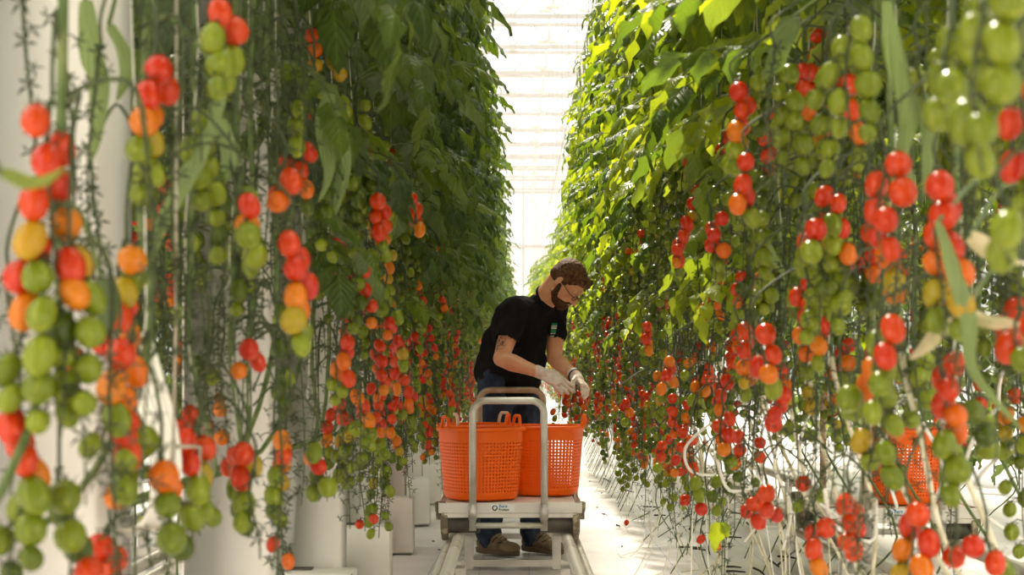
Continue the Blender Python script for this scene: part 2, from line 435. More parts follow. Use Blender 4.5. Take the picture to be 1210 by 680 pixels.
# ------------------------------------------------------------------ the greenhouse shell
def build_shell():
    # groundsheet with low transverse folds
    mb = MB()
    xs = [-9 + i * 0.25 for i in range(73)]
    ys = []
    y = -2.0
    folds = [8.55, 9.92, 12.6, 16.3, 20.4, 25.0, 6.1]
    while y < 60:
        ys.append(y); y += 0.04 if 5.5 < y < 18 else (0.10 if y < 26 else 1.0)
    f = random.Random(3)
    xs = [-9, -6, -4, -3] + [-2.4 + 0.1 * i for i in range(49)] + [3, 4, 6, 9]
    vs = []
    for Y in ys:
        for X in xs:
            z = 0.0
            for k, fy in enumerate(folds):
                c = fy + 0.02 * X + 0.012 * math.sin(X * 3 + k)
                z += 0.011 * math.exp(-((Y - c) / 0.035) ** 2)
            z += 0.004 * math.sin(Y * 1.9 + X * 0.7) + 0.003 * math.sin(Y * 4.3 - X * 2.1)
            z -= 0.008
            vs.append((X, Y, z))
    nx = len(xs); fs = []
    for j in range(len(ys) - 1):
        for i in range(nx - 1):
            a = j * nx + i; fs.append((a, a + 1, a + nx + 1, a + nx))
    mb.add(vs, fs)
    struct('floor', mb, 'floor', True)
    # end wall: low white panels, glass above, white mullions
    YE = 52
    mb = MB()
    mb.box((-9, YE, 0), (9, YE + 0.06, 5.2))
    w = struct('wall_end', mb, 'endw')
    mb = MB()
    for i in range(-6, 7): mb.box((0.35 + i * 1.5 - 0.03, YE - 0.04, 2.2), (0.35 + i * 1.5 + 0.03, YE + 0.04, 8.2))
    for z in (2.2, 5.2, 7.0): mb.box((-9, YE - 0.05, z - 0.04), (9, YE + 0.05, z + 0.04))
    part('mullion', mb, 'beam', w)
    mb = MB(); mb.box((-9, YE, 5.2), (9, YE + 0.006, 8.2)); g = struct('window_1', mb, 'glass')
    # side walls, glass with mullions
    for side, X in (('left', -9), ('right', 9)):
        mb = MB(); mb.box((X - 0.05, -2, 0), (X + 0.05, YE, 0.5)); w = struct('wall_' + side, mb, 'alu')
        mb = MB()
        for i in range(0, 22): mb.box((X - 0.03, -2 + i * 2.5 - 0.03, 0.5), (X + 0.03, -2 + i * 2.5 + 0.03, 7.6))
        mb.box((X - 0.04, -2, 4), (X + 0.04, YE, 4.08))
        part('mullion', mb, 'alu', w)
        mb = MB(); mb.box((X - 0.003, -2, 0.5), (X + 0.003, YE, 7.6)); part('glass', mb, 'glass', w)
    mb = MB(); mb.box((-9, -2.1, 0), (9, -2.0, 7.6)); struct('wall_blocker', mb, 'alu')  # unseen opaque wall behind the camera, added to dim the foreground
    # ridged glass roof
    mb = MB(); bars = MB()
    span = 4.5
    for k in range(-2, 2):
        x0 = k * span; xm = x0 + span / 2; x1 = x0 + span
        for (xa, za, xb, zb) in ((x0, 7.6, xm, 8.5), (xm, 8.5, x1, 7.6)):
            mb.add([Vector((xa, -2, za)), Vector((xb, -2, zb)), Vector((xb, YE, zb)), Vector((xa, YE, za))], [(0, 1, 2, 3)])
            mb.add([Vector((xa, -2, za + .006)), Vector((xb, -2, zb + .006)), Vector((xb, YE, zb + .006)), Vector((xa, YE, za + .006))], [(0, 3, 2, 1)])
            for i in range(0, 36):
                y = -1 + i * 1.5
                bars.tube([(xa, y, za), (xb, y, zb)], 0.018, 4)
        bars.box((x0 - 0.08, -2, 7.5), (x0 + 0.08, YE, 7.6))
        bars.box((xm - 0.03, -2, 8.47), (xm + 0.03, YE, 8.53))
    c = struct('ceiling', mb, 'glass')
    part('glazing_bars', bars, 'alu', c)
    # cross beams with hanging brackets
    first = None
    for i in range(20):
        Y = 3.9 + 2.5 * i
        if first is None:
            t = thing('roof_beam', 'white crosswise roof beam with short hangers high over the aisle', 'beam', (0, Y, 0), group='roof beams over the aisle')
            mb = MB()
            mb.box((-9, -0.03, 7.0), (9, 0.03, 7.07)); mb.box((-9, -0.03, 7.42), (9, 0.03, 7.48))
            for k in range(-12, 12):
                mb.tube([(k * 0.75, 0, 7.05), (k * 0.75 + 0.375, 0, 7.44), (k * 0.75 + 0.75, 0, 7.05)], 0.012, 4)
            part('girder', mb, 'beam', t)
            for X in (-4.9, -3.3, -2.6, -0.52, 0.62, 1.3, 2.9, 4.6):
                h = MB(); h.box((-0.02, -0.02, 6.62), (0.02, 0.02, 7.0)); h.box((-0.10, -0.03, 6.58), (0.10, 0.03, 6.62)); h.box((-0.16, -0.02, 7.10), (0.02, 0.02, 7.16))
                part('hanger', h, 'galv', t, loc=(X, 0, 0))
            first = t
        else:
            t = copy_tree(first); t.location = (0, Y, 0)
    # crop wires
    for X, s_ in ((-0.5, 'left'), (0.68, 'right')):
        mb = MB(); mb.tube([(X, -1, 4.08), (X, 50, 4.08)], 0.004, 5)
        for i in range(20): mb.tube([(X, 3.9 + 2.5 * i, 4.08), (X, 3.9 + 2.5 * i, 6.6)], 0.003, 4)
        tag(part('crop_wire', mb, 'wire'), f'steel wire holding up the {s_} row of vines', 'wire')


# white square posts with foot blocks in the left row
ORD = ['first', 'second', 'third', 'fourth', 'fifth', 'sixth', 'seventh', 'eighth', 'ninth', 'tenth', 'eleventh', 'twelfth', 'thirteenth', 'fourteenth', 'fifteenth',
       'sixteenth', 'seventeenth', 'eighteenth', 'nineteenth', 'twentieth']
POSTY = [2.19 + 1.55 * i for i in range(28)]


def build_posts():
    for i, Y in enumerate(POSTY):
        near = i < 8
        lab = (f'white square post under the left row of vines, {ORD[i]} from the camera' if near else 'white square post far down the left row beyond the worker')
        t = thing('white_post', lab, 'post', (-0.695, Y + 0.105, 0), group='white posts along the left row')
        mb = MB(); mb.bbox((-0.105, -0.105, 0), (0.105, 0.105, 5.6), 0.006)
        if i == 0: shaft = mb.mesh('shaft', 'post')
        link('shaft', shaft, t)
        if i in (1,): continue
        h = 0.298 if i != 2 else 0.298
        mb = MB(); mb.bbox((-0.10, -0.27, 0), (0.165, -0.11, h), 0.006)
        if i == 0: foot = mb.mesh('foot_block', 'post')
        if i >= 2: link('foot_block', foot, t)
        if near and i >= 2:
            mb = MB(); mb.box((-0.06, -0.2, h + 0.001), (0.02, -0.14, h + 0.006)); part('lid_slot', mb, 'drum', t)


# ------------------------------------------------------------------ rails
def build_rails():
    for xc, nm, n0 in ((0.0, 'main aisle', 5.0), (1.72, 'aisle behind the right row', 4.5), (-1.72, 'aisle behind the left row', 3.0)):
        for s_, sn in ((-1, 'left'), (1, 'right')):
            t = thing('pipe_rail', f'beige steel pipe rail, {sn} one of the pair in the {nm}', 'rail', (xc + s_ * 0.25, 0, 0), group='pipe rails')
            mb = MB(); mb.tube([(0, n0 - 1, 0.2), (0, 47, 0.2)], 0.0255, 14); part('pipe', mb, 'railm', t, True)
            mb = MB(); mb.tube([(s_ * 0.052, n0 - 1, 0.165), (s_ * 0.052, 47, 0.165)], 0.017, 10); part('return_pipe', mb, 'railm', t, True)
        k = 0
        y = n0 + 0.1
        proto = None
        while y < 30:
            if proto is None:
                t = thing('rail_support', '', 'support', (xc, y, 0))
                mb = MB()
                mb.box((-0.25, -0.022, 0.012), (0.25, 0.022, 0.045))
                part('crossbar', mb, 'galv', t)
                for s_ in (-1, 1):
                    mb = MB(); mb.box((s_ * 0.215 - 0.02, -0.02, 0.0), (s_ * 0.215 + 0.02, -0.016, 0.19)); mb.box((s_ * 0.215 - 0.02 * s_ - 0.002, -0.02, 0.0), (s_ * 0.215 - 0.02 * s_ + 0.002, 0.022, 0.19))
                    mb.box((s_ * 0.215 - 0.02, -0.02, 0.16), (s_ * 0.25 + 0.02 * s_ if s_ > 0 else s_ * 0.215 + 0.02, 0.02, 0.176)) if s_ > 0 else mb.box((-0.27, -0.02, 0.16), (-0.195, 0.02, 0.176))
                    part('leg', mb, 'galv', t)
                proto = t
            else:
                t = copy_tree(proto); t.location = (xc, y, 0)
            o_ = f'galvanised support under the rails of the {nm}, ' + (f'{ORD[k]} from the camera' if k < 10 else 'far down the row')
            tag(t, o_, 'support', group=f'rail supports in the {nm}')
            k += 1; y += 1.25


# ------------------------------------------------------------------ picking trolley
def build_basket_meshes():
    H, RT, RB = 0.335, 0.195, 0.168
    n = 132
    rows = 30
    outer = MB()
    def rad(z): return RB + (RT - RB) * z / H
    def sq(a): return 1.0 + 0.035 * (math.cos(4 * a))
    def ringpts(z, r, k):
        a = 2 * math.pi * k / n
        q = r / ((abs(math.cos(a)) ** 3.0 + abs(math.sin(a)) ** 3.0) ** (1 / 3.0)) * 0.94
        return Vector((q * math.cos(a), q * math.sin(a), z))
    zs = [0.0, 0.008, 0.03]
    z0, z1 = 0.03, H * 0.80
    pitch = (z1 - z0) / rows
    for j in range(1, rows + 1): zs.append(z0 + pitch * j)
    zs += [H * 0.88, H * 0.97]
    hole = set()
    for sgn, th in ((0, 0.0), (1, 0.004)):
        vs = []
        for z in zs:
            rr = rad(z) - th
            if z == 0.0: rr -= 0.018
            if z == 0.008: rr -= 0.005
            for k in range(n): vs.append(ringpts(z + (th if z < 0.01 else 0), rr, k))
        if sgn == 0: V0 = vs
        else: V1 = vs
    vs = V0 + V1; off = len(V0); fs = []
    nr = len(zs)
    ish = lambda j, k: 3 <= j + 1 and 2 <= j < 2 + rows and (j - 2) % 2 == 1 and k % 2 == 0
    for j in range(nr - 1):
        for k in range(n):
            a, b, c, d = j * n + k, j * n + (k + 1) % n, (j + 1) * n + (k + 1) % n, (j + 1) * n + k
            if ish(j, k):
                for p, q in ((a, b), (b, c), (c, d), (d, a)): fs.append((p, q, q + off, p + off))
            else:
                fs.append((a, b, c, d)); fs.append((a + off, d + off, c + off, b + off))
    fs.append(tuple(range(n))[::-1]); fs.append(tuple(off + k for k in range(n)))
    outer.add(vs, fs)
    body = outer.mesh('body', 'orange', False)
    rim = MB()
    pr = []
    prof = [(RT - 0.008, H * 0.955), (RT + 0.004, H * 0.95), (RT + 0.010, H * 0.965), (RT + 0.010, H * 0.99), (RT + 0.003, H), (RT - 0.006, H), (RT - 0.010, H * 0.98)]
    vs = []
    for r, z in prof:
        for k in range(n): vs.append(ringpts(z, r, k))
    m_ = len(prof); fs = []
    for j in range(m_):
        for k in range(n): fs.append((j * n + k, j * n + (k + 1) % n, ((j + 1) % m_) * n + (k + 1) % n, ((j + 1) % m_) * n + k))
    rim.add(vs, fs)
    rimm = rim.mesh('rim', 'orange', True)
    def handle(mat):
        h = MB()
        pts = []
        for i in range(13):
            a = math.pi * i / 12
            pts.append((0.0 + 0.006 * math.sin(a), -0.036 * math.cos(a) , H - 0.012 + 0.062 * min(1, math.sin(a) * 1.25)))
        h.tube(pts, 0.008, 8)
        return h.mesh('handle', mat, True)
    return body, rimm, handle('orange'), handle('beige'), H, RT


def build_trolley():
    body, rimm, ho, hb, H, RT = build_basket_meshes()

    def basket(X, Y, rz, lab, hmat='o'):
        t = thing('picking_basket', lab, 'basket', (X, Y, 0.372), rz, 'orange picking baskets')
        link('body', body, t); link('rim', rimm, t)
        for s_ in (0, math.pi):
            hnd = link('handle', ho if hmat == 'o' else hb, t, loc=(RT * 0.965 * math.cos(s_), 0, 0), rot=(0, 0, 0))
            if hmat != 'o': hnd['label'] = 'beige handle'
        return t

    t = thing('picking_trolley', 'white low rail trolley with tall tube handles carrying orange baskets in front of the worker', 'trolley', (-0.012, 7.05, 0), group='picking trolleys')
    # deck
    mb = MB()
    mb.bbox((-0.325, 0.0, 0.322), (0.325, 0.004, 0.369), 0.0015)
    mb.bbox((-0.325, 0.956, 0.322), (0.325, 0.96, 0.369), 0.0015)
    for s_ in (-1, 1): mb.bbox((s_ * 0.325 - 0.002, 0, 0.322), (s_ * 0.325 + 0.002, 0.96, 0.369), 0.0015)
    mb.box((-0.30, 0.004, 0.345), (0.30, 0.956, 0.366))
    mb.box((-0.30, -0.006, 0.302), (0.30, 0.03, 0.321)); mb.box((-0.30, 0.93, 0.302), (0.30, 0.966, 0.321))
    for s_ in (-1, 1): mb.box((s_ * 0.29 - 0.02, 0, 0.302), (s_ * 0.29 + 0.02, 0.96, 0.321))
    dk = part('deck', mb, 'deck', t)
    mb = MB(); mb.box((-0.018 + 0.0, -0.0022, 0.330), (0.090, -0.0005, 0.362)); st = part('maker_label', mb, 'label', t, loc=(-0.07 + 0.0, 0, 0)); st['label'] = 'white maker sticker with ring emblem'
    # ring emblem and two short words
    mb = MB()
    for k in range(28):
        a0, a1 = 2 * math.pi * k / 28, 2 * math.pi * (k + 1) / 28
        vs = [Vector((r * math.cos(a), -0.0030, r * math.sin(a))) for a in (a0, a1) for r in (0.0075, 0.013)]
        mb.add(vs + [v + Vector((0, 0.0008, 0)) for v in vs], [(0, 1, 3, 2), (4, 6, 7, 5)], 1 if 2 <= k < 8 else 0)
    e = part('ring_emblem', mb, ['ink', 'blue'], st, loc=(0.0, 0, 0.346))
    def word(txt, x, z, size, mat):
        cu = bpy.data.curves.new('lettering', 'FONT'); cu.body = txt; cu.size = size; cu.extrude = 0.0004; cu.offset = 0.0004
        tmp = bpy.data.objects.new('tmp', cu); COL.objects.link(tmp)
        dg = bpy.context.evaluated_depsgraph_get(); dg.update()
        me = bpy.data.meshes.new_from_object(tmp.evaluated_get(dg)); bpy.data.objects.remove(tmp)
        me.materials.clear(); me.materials.append(M[mat])
        return link('lettering', me, st, loc=(x, -0.0031, z), rot=(R(90), 0, 0))
    word('Berg', 0.018, 0.3475, 0.021, 'blue')
    word('Product', 0.018, 0.3335, 0.0145, 'ink')
    # handles: tube hoops
    def hoop(w, ztop, zbot, r=0.0165, rc=0.06):
        pts = [(-w, 0, zbot)]
        for i in range(9):
            a = math.pi - math.pi / 2 * i / 8; pts.append((-w + rc + rc * math.cos(a), 0, ztop - rc + rc * math.sin(a)))
        for i in range(9):
            a = math.pi / 2 - math.pi / 2 * i / 8; pts.append((w - rc + rc * math.cos(a), 0, ztop - rc + rc * math.sin(a)))
        pts.append((w, 0, zbot)); m_ = MB(); m_.tube(pts, r, 14); return m_
    o = part('front_handle', hoop(0.162, 0.835, 0.245), 'tubeg', t, True, loc=(-0.008, -0.024, 0)); o['label'] = 'grey tube handle'
    mb = MB(); mb.tube([(-0.162, 0, 0.268), (0.162, 0, 0.268)], 0.0135, 12)
    part('handle_crossbar', mb, 'tubeg', o, True)
    for s_ in (-1, 1):
        mb = MB(); mb.lathe([(0.0195, -0.035), (0.0195, 0.035)], 14, 0, Matrix.Translation((s_ * 0.162, 0, 0.33))); part('clamp', mb, 'galv', o, True)
    o = part('rear_handle', hoop(0.166, 0.872, 0.245), 'tubeb', t, True, loc=(0.004, 0.998, 0)); o['label'] = 'brown worn tube handle'
    # spool wheels riding on the pipes
    for yy in (0.06, 0.90):
        for s_ in (-1, 1):
            w = MB()
            rot = Matrix.Rotation(R(90) * s_, 4, 'Y')
            prof = [(0.012, -0.01), (0.0445, -0.01), (0.046, 0.0), (0.0445, 0.004), (0.0445, 0.130), (0.048, 0.134), (0.055, 0.137), (0.063, 0.139)]
            w.lathe(prof, 32, 0, Matrix.Translation((s_ * 0.148, yy, 0.2705)) @ rot)
            d = part('wheel', w, 'drum', t, True)
            fl = MB()
            fl.lathe([(0.03, 0.135), (0.078, 0.137), (0.080, 0.142), (0.080, 0.160), (0.074, 0.166), (0.055, 0.160), (0.05, 0.170), (0.02, 0.172)], 32, 0, Matrix.Translation((s_ * 0.148, yy, 0.2705)) @ rot)
            part('flange', fl, 'flange', d, True)
            mb = MB(); mb.bbox((s_ * 0.318 - 0.022, yy - 0.03, 0.29), (s_ * 0.318 + 0.022, yy - 0.005, 0.372), 0.003); mb.tube([(s_ * 0.31, yy - 0.032, 0.30), (s_ * 0.338, yy - 0.034, 0.33), (s_ * 0.34, yy - 0.032, 0.37)], 0.006, 6)
            part('axle_bracket', mb, 'flange', t)
    t2 = copy_tree(t); t2.location = (1.72, 6.78, 0)
    tag(t2, 'second rail trolley seen through the right row of vines in the next aisle', 'trolley')
    basket(-0.150, 7.268, R(28), 'orange perforated basket on the trolley, front left one under the grey hoop handle')
    basket(0.156, 7.545, R(-12), 'orange perforated basket on the trolley, right one nearest the worker')
    basket(-0.172, 7.785, R(48), 'orange basket with beige handles at the rear of the trolley deck', 'b')
    basket(1.78, 7.06, R(20), 'orange basket in the next aisle, glimpsed through the right row of vines')


# ------------------------------------------------------------------ tomatoes, trusses, leaves
FR = {}
def build_fruit_meshes():
    for key in 'ROYGD':
        for v in range(2):
            mb = MB(); nu, nv = 16, 11
            f = random.Random(ord(key) + v)
            a_, l_ = (0.0160, 0.0212) if v == 0 else (0.0175, 0.0185)
            vs = []
            for j in range(1, nv):
                th = math.pi * j / nv
                for k in range(nu):
                    a = 2 * math.pi * k / nu
                    lob = 1 + 0.035 * math.cos(3 * a + v) * math.sin(th)
                    rr = a_ * math.sin(th) ** 0.92 * lob
                    z = l_ * math.cos(th) - l_
                    vs.append(Vector((rr * math.cos(a), rr * math.sin(a), z)))
            vs.append(Vector((0, 0, -0.0015))); vs.append(Vector((0, 0, -2 * l_ + 0.0003)))
            T, B = len(vs) - 2, len(vs) - 1; fs = []
            for j in range(nv - 2):
                for k in range(nu): fs.append((j * nu + k, (j + 1) * nu + k, (j + 1) * nu + (k + 1) % nu, j * nu + (k + 1) % nu))
            for k in range(nu): fs.append((T, k, (k + 1) % nu)); fs.append((B, (nv - 2) * nu + (k + 1) % nu, (nv - 2) * nu + k))
            mb.add(vs, fs); FR[key + str(v)] = mb.mesh('tomato', 'f' + key, True)


def calyx(mb, p, d, r, rn):
    """little five pointed star of sepals at p, opening along d"""
    q = d.normalized().to_track_quat('Z', 'Y').to_matrix()
    a0 = rn.random() * 6
    for k in range(5):
        a = a0 + 2 * math.pi * k / 5 + rn.uniform(-.2, .2)
        u = Vector((math.cos(a), math.sin(a), 0)); w = Vector((-math.sin(a), math.cos(a), 0))
        l = r * rn.uniform(0.8, 1.25); lift = rn.uniform(-0.2, 0.5)
        vs = [Vector((0, 0, 0)), u * l * 0.5 + w * 0.0022 + Vector((0, 0, -l * 0.12 * 1)), u * l * 0.5 - w * 0.0022 + Vector((0, 0, -l * 0.12)), u * l + Vector((0, 0, l * lift)), u * l * 0.5 + Vector((0, 0, -l * 0.22))]
        vs = [p + q @ v for v in vs]
        mb.add(vs, [(0, 1, 4), (0, 4, 2), (1, 3, 4), (4, 3, 2), (0, 2, 1), (1, 2, 3)])


def truss_geo(colors, rn, reach=0.08, drop=0.10, pitch=0.019, bare_top=0.0, width=0.019, arch=0.03, skip=0.0):
    """returns (mesh, fruits): origin at the stem, arches out along +x, then hangs down. colors: string top to bottom, '.' = empty calyx"""
    mb = MB()
    pts = []
    for i in range(7):
        t = i / 6
        pts.append(Vector((reach * math.sin(t * math.pi / 2) ** 1.0, 0.01 * math.sin(t * 5), arch * math.sin(t * math.pi) - drop * t ** 2.2)))
    base = pts[-1]
    n = len(colors)
    L = bare_top + pitch * n + 0.02
    wob = rn.random() * 6
    steps = max(4, int(L / 0.03))
    for i in range(1, steps + 1):
        t = i / steps
        pts.append(base + Vector((0.008 * math.sin(wob + t * 5) - 0.008 * math.sin(wob), 0.008 * math.cos(wob + t * 4) - 0.008 * math.cos(wob), -L * t)))
    rs = [0.0032 if i < 7 else 0.0024 - 0.0012 * (i - 7) / max(1, steps) for i in range(len(pts))]
    mb.tube(pts, rs, 5)
    def at(z):     # point of the rachis at depth z below base
        t = min(1, z / L) * steps
        i = min(steps - 1, int(t)); a = pts[6 + i]; b = pts[7 + i]
        return a.lerp(b, t - i)
    fruits = []
    tw = rn.uniform(-0.5, 0.5); spin = rn.uniform(-0.12, 0.12)
    for i, c in enumerate(colors):
        if skip and 0 < i < n - 2 and rn.random() < skip: c = '.'
        p = at(bare_top + pitch * (i + 0.3))
        s_ = 1 if i % 2 else -1
        a = tw + spin * i + (0 if s_ > 0 else math.pi) + rn.uniform(-0.5, 0.5)
        out = Vector((math.sin(a) * 0.7 + 0.25 * (1 if c != '.' else 0), math.cos(a), 0)).normalized()
        w = width * rn.uniform(0.7, 1.5)
        if c == '.':
            q = p + out * w * 0.9 + Vector((0, 0, -0.006))
            mb.tube([p, p + out * w * 0.5 + Vector((0, 0, 0.002)), q], 0.0011, 4)
            calyx(mb, q, out + Vector((0, 0, -0.6)), 0.016, rn)
            continue
        q = p + out * w + Vector((0, 0, -0.004))
        mb.tube([p, p + out * w * 0.6 + Vector((0, 0, 0.004)), q], 0.0014, 4)
        d = (out * 0.45 + Vector((0, 0, -1))).normalized()
        d = (d + Vector((rn.uniform(-.25, .25), rn.uniform(-.25, .25), 0))).normalized()
        calyx(mb, q, -d, 0.015, rn)
        rot = (-d).to_track_quat('Z', 'Y').to_euler()
        size = rn.uniform(0.88, 1.08) * (0.80 if i > n - 3 and n > 6 else 1.0)
        fruits.append((q, rot, size, c))
    return mb, fruits


def strand_extra(mb): pass


TRUSS = {}      # kind -> list of (mesh, fruits)
def col_string(kind, rn):
    n = rn.randint(8, 14)
    if kind == 'ripe':
        a = rn.randint(2, 4); b = a + rn.randint(1, 2); c_ = b + rn.randint(0, 1)
        return ''.join('R' if i < a else 'O' if i < b else 'Y' if i < c_ else rn.choice('GGD') for i in range(n))
    if kind == 'red':
        n = rn.randint(6, 11); return ''.join(rn.choice('RRRRRO') for _ in range(n - 2)) + rn.choice(['OO', 'OG', 'RO', 'YG'])
    if kind == 'turning':
        return ''.join(rn.choice('OOYR') if i < n * 0.4 else rn.choice('YGG') if i < n * .6 else 'G' for i in range(n))
    if kind == 'green':
        return ''.join(rn.choice('GGGD') for _ in range(n + 2))
    if kind == 'dark':
        return ''.join(rn.choice('DDG') for _ in range(n))
    if kind == 'bare':
        return '.' * rn.randint(12, 22)
    if kind == 'half':
        return '.' * rn.randint(8, 14) + ''.join(rn.choice(['RR', 'RO', 'ORG', 'GG', 'RGG']))


def build_trusses():
    rn = random.Random(11)
    for kind, cnt in (('ripe', 6), ('red', 4), ('turning', 4), ('green', 5), ('dark', 2), ('bare', 4), ('half', 4)):
        TRUSS[kind] = []
        for i in range(cnt):
            cs = col_string(kind, rn)
            pit = 0.019 if kind not in ('bare', 'half') else 0.021
            mb, fr = truss_geo(cs, rn, reach=rn.uniform(0.05, 0.12), drop=rn.uniform(0.04, 0.12), pitch=pit * rn.uniform(0.85, 1.2), bare_top=rn.uniform(0, 0.05), skip=0.0 if kind in ('bare', 'half') else rn.choice([0.1, 0.25, 0.35]), width=0.019 if kind != 'bare' else 0.022)
            me = mb.mesh('truss', 'truss', True)
            # merged copy for the far vines
            far = MB(); far.v, far.f, far.m, far.tint, far.uv = list(mb.v), list(mb.f), list(mb.m), list(mb.tint), list(mb.uv)
            keys = 'ROYGD'
            for (p, e, s_, c) in fr:
                ax = e.to_matrix()
                far.ball(p + ax @ Vector((0, 0, -0.019 * s_)), (0.017 * s_, 0.017 * s_, 0.0195 * s_), ax, 8, 6, 1 + keys.index(c))
            fm = far.mesh('truss', ['truss'] + ['f' + k for k in keys], True)
            TRUSS[kind].append((me, fr, fm))


def leaflet(mb, p, d, n, L, W, rn, tint, curl=1.2, mi=0):
    """one leaflet from p along d with face normal n, bending down by curl radians over its length"""
    d = d.normalized(); side = d.cross(n); side = side.normalized() if side.length > 1e-4 else d.orthogonal().normalized(); n = side.cross(d).normalized()
    st = 7; cols = (-1, -0.5, 0, 0.5, 1)
    ph = rn.random() * 6; fold = rn.uniform(-0.15, 0.45); tw = rn.uniform(-0.5, 0.5)
    vs, uvs, fs = [], [], []
    cur = Vector(p); step = L / (st - 1)
    for i in range(st):
        t = i / (st - 1)
        w = W * 0.5 * (math.sin(math.pi * min(1, (t * 0.93 + 0.07)) ** 0.72)) * (1 + 0.20 * math.sin(t * 17 + ph)) + 0.001
        if i == st - 1: w = 0.001
        q = Quaternion(side, -curl * t)
        dd = q @ d; nn = q @ n
        q2 = Quaternion(dd, tw * t); ss = q2 @ side; nn = q2 @ nn
        for c in cols:
            rip = 0.10 * math.sin(t * 11 + c * 3 + ph) * W * abs(c)
            vs.append(cur + ss * (w * c * math.cos(fold * abs(c))) + nn * (-abs(c) * w * math.sin(fold) * 0.9 + rip))
            uvs.append((c, t))
        cur = cur + dd * step
    nc = len(cols)
    for i in range(st - 1):
        for k in range(nc - 1):
            a = i * nc + k; fs.append((a, a + 1, a + nc + 1, a + nc))
    mb.add(vs, fs, mi, tint, uvs)


def comp_leaf(mb, p, az, rn, size=1.0, up=0.2):
    """compound tomato leaf: arching stalk with pairs of leaflets and one at the tip"""
    L = rn.uniform(0.26, 0.40) * size
    d0 = Vector((math.cos(az), math.sin(az), 0))
    pts = []; droop = rn.uniform(0.9, 1.7)
    cur = Vector(p); n = 8
    dirs = []
    for i in range(n + 1):
        t = i / n
        ang = up - droop * t
        dd = d0 * math.cos(ang) + Vector((0, 0, math.sin(ang)))
        pts.append(cur.copy()); dirs.append(dd); cur = cur + dd * (L / n)
    mb.tube(pts, [0.0035 - 0.002 * i / n for i in range(n + 1)], 4, 1, cap=False)
    side = Vector((-math.sin(az), math.cos(az), 0))
    tint = max(0, min(1, rn.gauss(0.38, 0.38)))
    for k, i in enumerate((3, 5, 7)):
        for s_ in (-1, 1):
            dd = (dirs[i] * 0.55 + side * s_ * 0.9 + Vector((0, 0, rn.uniform(-0.35, 0.1)))).normalized()
            nn = (Vector((0, 0, 1)) + d0 * rn.uniform(-0.2, 0.5)).normalized()
            l = rn.uniform(0.095, 0.145) * size * (1 if k < 2 else 0.85)
            leaflet(mb, pts[i] + dd * 0.006, dd, nn, l, l * rn.uniform(0.55, 0.72), rn, min(1, max(0, tint + rn.uniform(-.15, .15))), rn.uniform(0.5, 1.7))
    l = rn.uniform(0.12, 0.17) * size
    dd = dirs[-1]; nn = dirs[-1].cross(side); nn = nn if nn.z > 0 or nn.dot(d0) > 0 else -nn
    leaflet(mb, pts[-1], dd, nn, l, l * 0.65, rn, tint, rn.uniform(0.3, 1.2))


FOL = {}
def build_foliage():
    for side in 'LR':
        for v in range(5):
            rn = random.Random(50 + v + (100 if side == 'R' else 0))
            mb = MB(); mb.usetint = True
            n = 44
            for i in range(n):
                z = 1.72 + (3.95 - 1.72) * (i / (n - 1)) + rn.uniform(-0.05, 0.05)
                az = i * 2.4 + rn.uniform(-0.4, 0.4)
                r0 = rn.uniform(0.0, 0.12)
                comp_leaf(mb, Vector((math.cos(az) * r0, math.sin(az) * r0, z)), az, rn, 1.0 if z < 3.5 else 0.8, up=rn.uniform(0.1, 0.7))
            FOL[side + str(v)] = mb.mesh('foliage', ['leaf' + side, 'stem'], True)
        for v in range(3):      # low sparse leaves for the fruit zone
            rn = random.Random(80 + v + (100 if side == 'R' else 0))
            mb = MB(); mb.usetint = True
            for i in range(7):
                az = rn.uniform(0, 6.28)
                comp_leaf(mb, Vector((0, 0, rn.uniform(1.2, 1.75))), az, rn, 0.7, up=rn.uniform(-0.2, 0.3))
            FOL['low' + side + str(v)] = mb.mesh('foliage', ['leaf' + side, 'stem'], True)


def path_curve(pts, n):
    """smooth polyline through control points"""
    out = []
    P = [pts[0]] + pts + [pts[-1]]
    for i in range(1, len(P) - 2):
        for k in range(n):
            t = k / n
            a, b, c, d = P[i - 1], P[i], P[i + 1], P[i + 2]
            out.append(0.5 * ((2 * b) + (c - a) * t + (2 * a - 5 * b + 4 * c - d) * t * t + (3 * b - a - 3 * c + d) * t ** 3))
    out.append(pts[-1]); return out


def stem_mesh(X, Y, side, rn, bare_low=False):
    """local to the vine's base at (X,Y,0)"""
    mb = MB()
    w = lambda: rn.uniform(-0.025, 0.025)
    top = [Vector((w() * 0.4, w(), z)) for z in (4.0, 3.4, 2.8, 2.2, 1.8, 1.5, 1.2, 1.0)]
    if side < 0:
        # towards the nearest gap between the posts, then back and down behind them
        gaps = [p - 0.67 for p in POSTY] + [POSTY[-1] + 1]
        g = min(gaps, key=lambda q: abs(q - Y)) + rn.uniform(-0.25, 0.25) - Y
        low = [Vector((-0.04, g * 0.5, 0.80)), Vector((-0.16, g, 0.74)), Vector((-0.42, g, 0.62)), Vector((-0.46, g + 0.05, 0.3)), Vector((-0.48, g + 0.1, -0.004))]
    else:
        low = [Vector((0.03, w() * 4, 0.85)), Vector((0.10, w() * 8, 0.65)), Vector((0.20 + w() * 3, w() * 12, 0.4)), Vector((0.24 + w() * 3, w() * 14, 0.18)), Vector((0.15 + w() * 5, w() * 16, -0.004))]
    pts = path_curve(top + low, 4)
    n1 = 4 * 7
    mb.tube(pts[:n1 + 1], 0.0062, 6)
    mb.tube(pts[n1:], [0.006 - 0.003 * i / (len(pts) - n1) for i in range(len(pts) - n1)], 5, 1 if side > 0 else 0)
    return mb


def twine_mesh(rn):
    mb = MB(); pts = []
    for i in range(23):
        z = 0.9 + 3.15 * i / 22
        a = i * 1.3
        pts.append(Vector((0.011 * math.cos(a), 0.011 * math.sin(a), z)))
    mb.tube(pts, 0.0012, 4); return mb


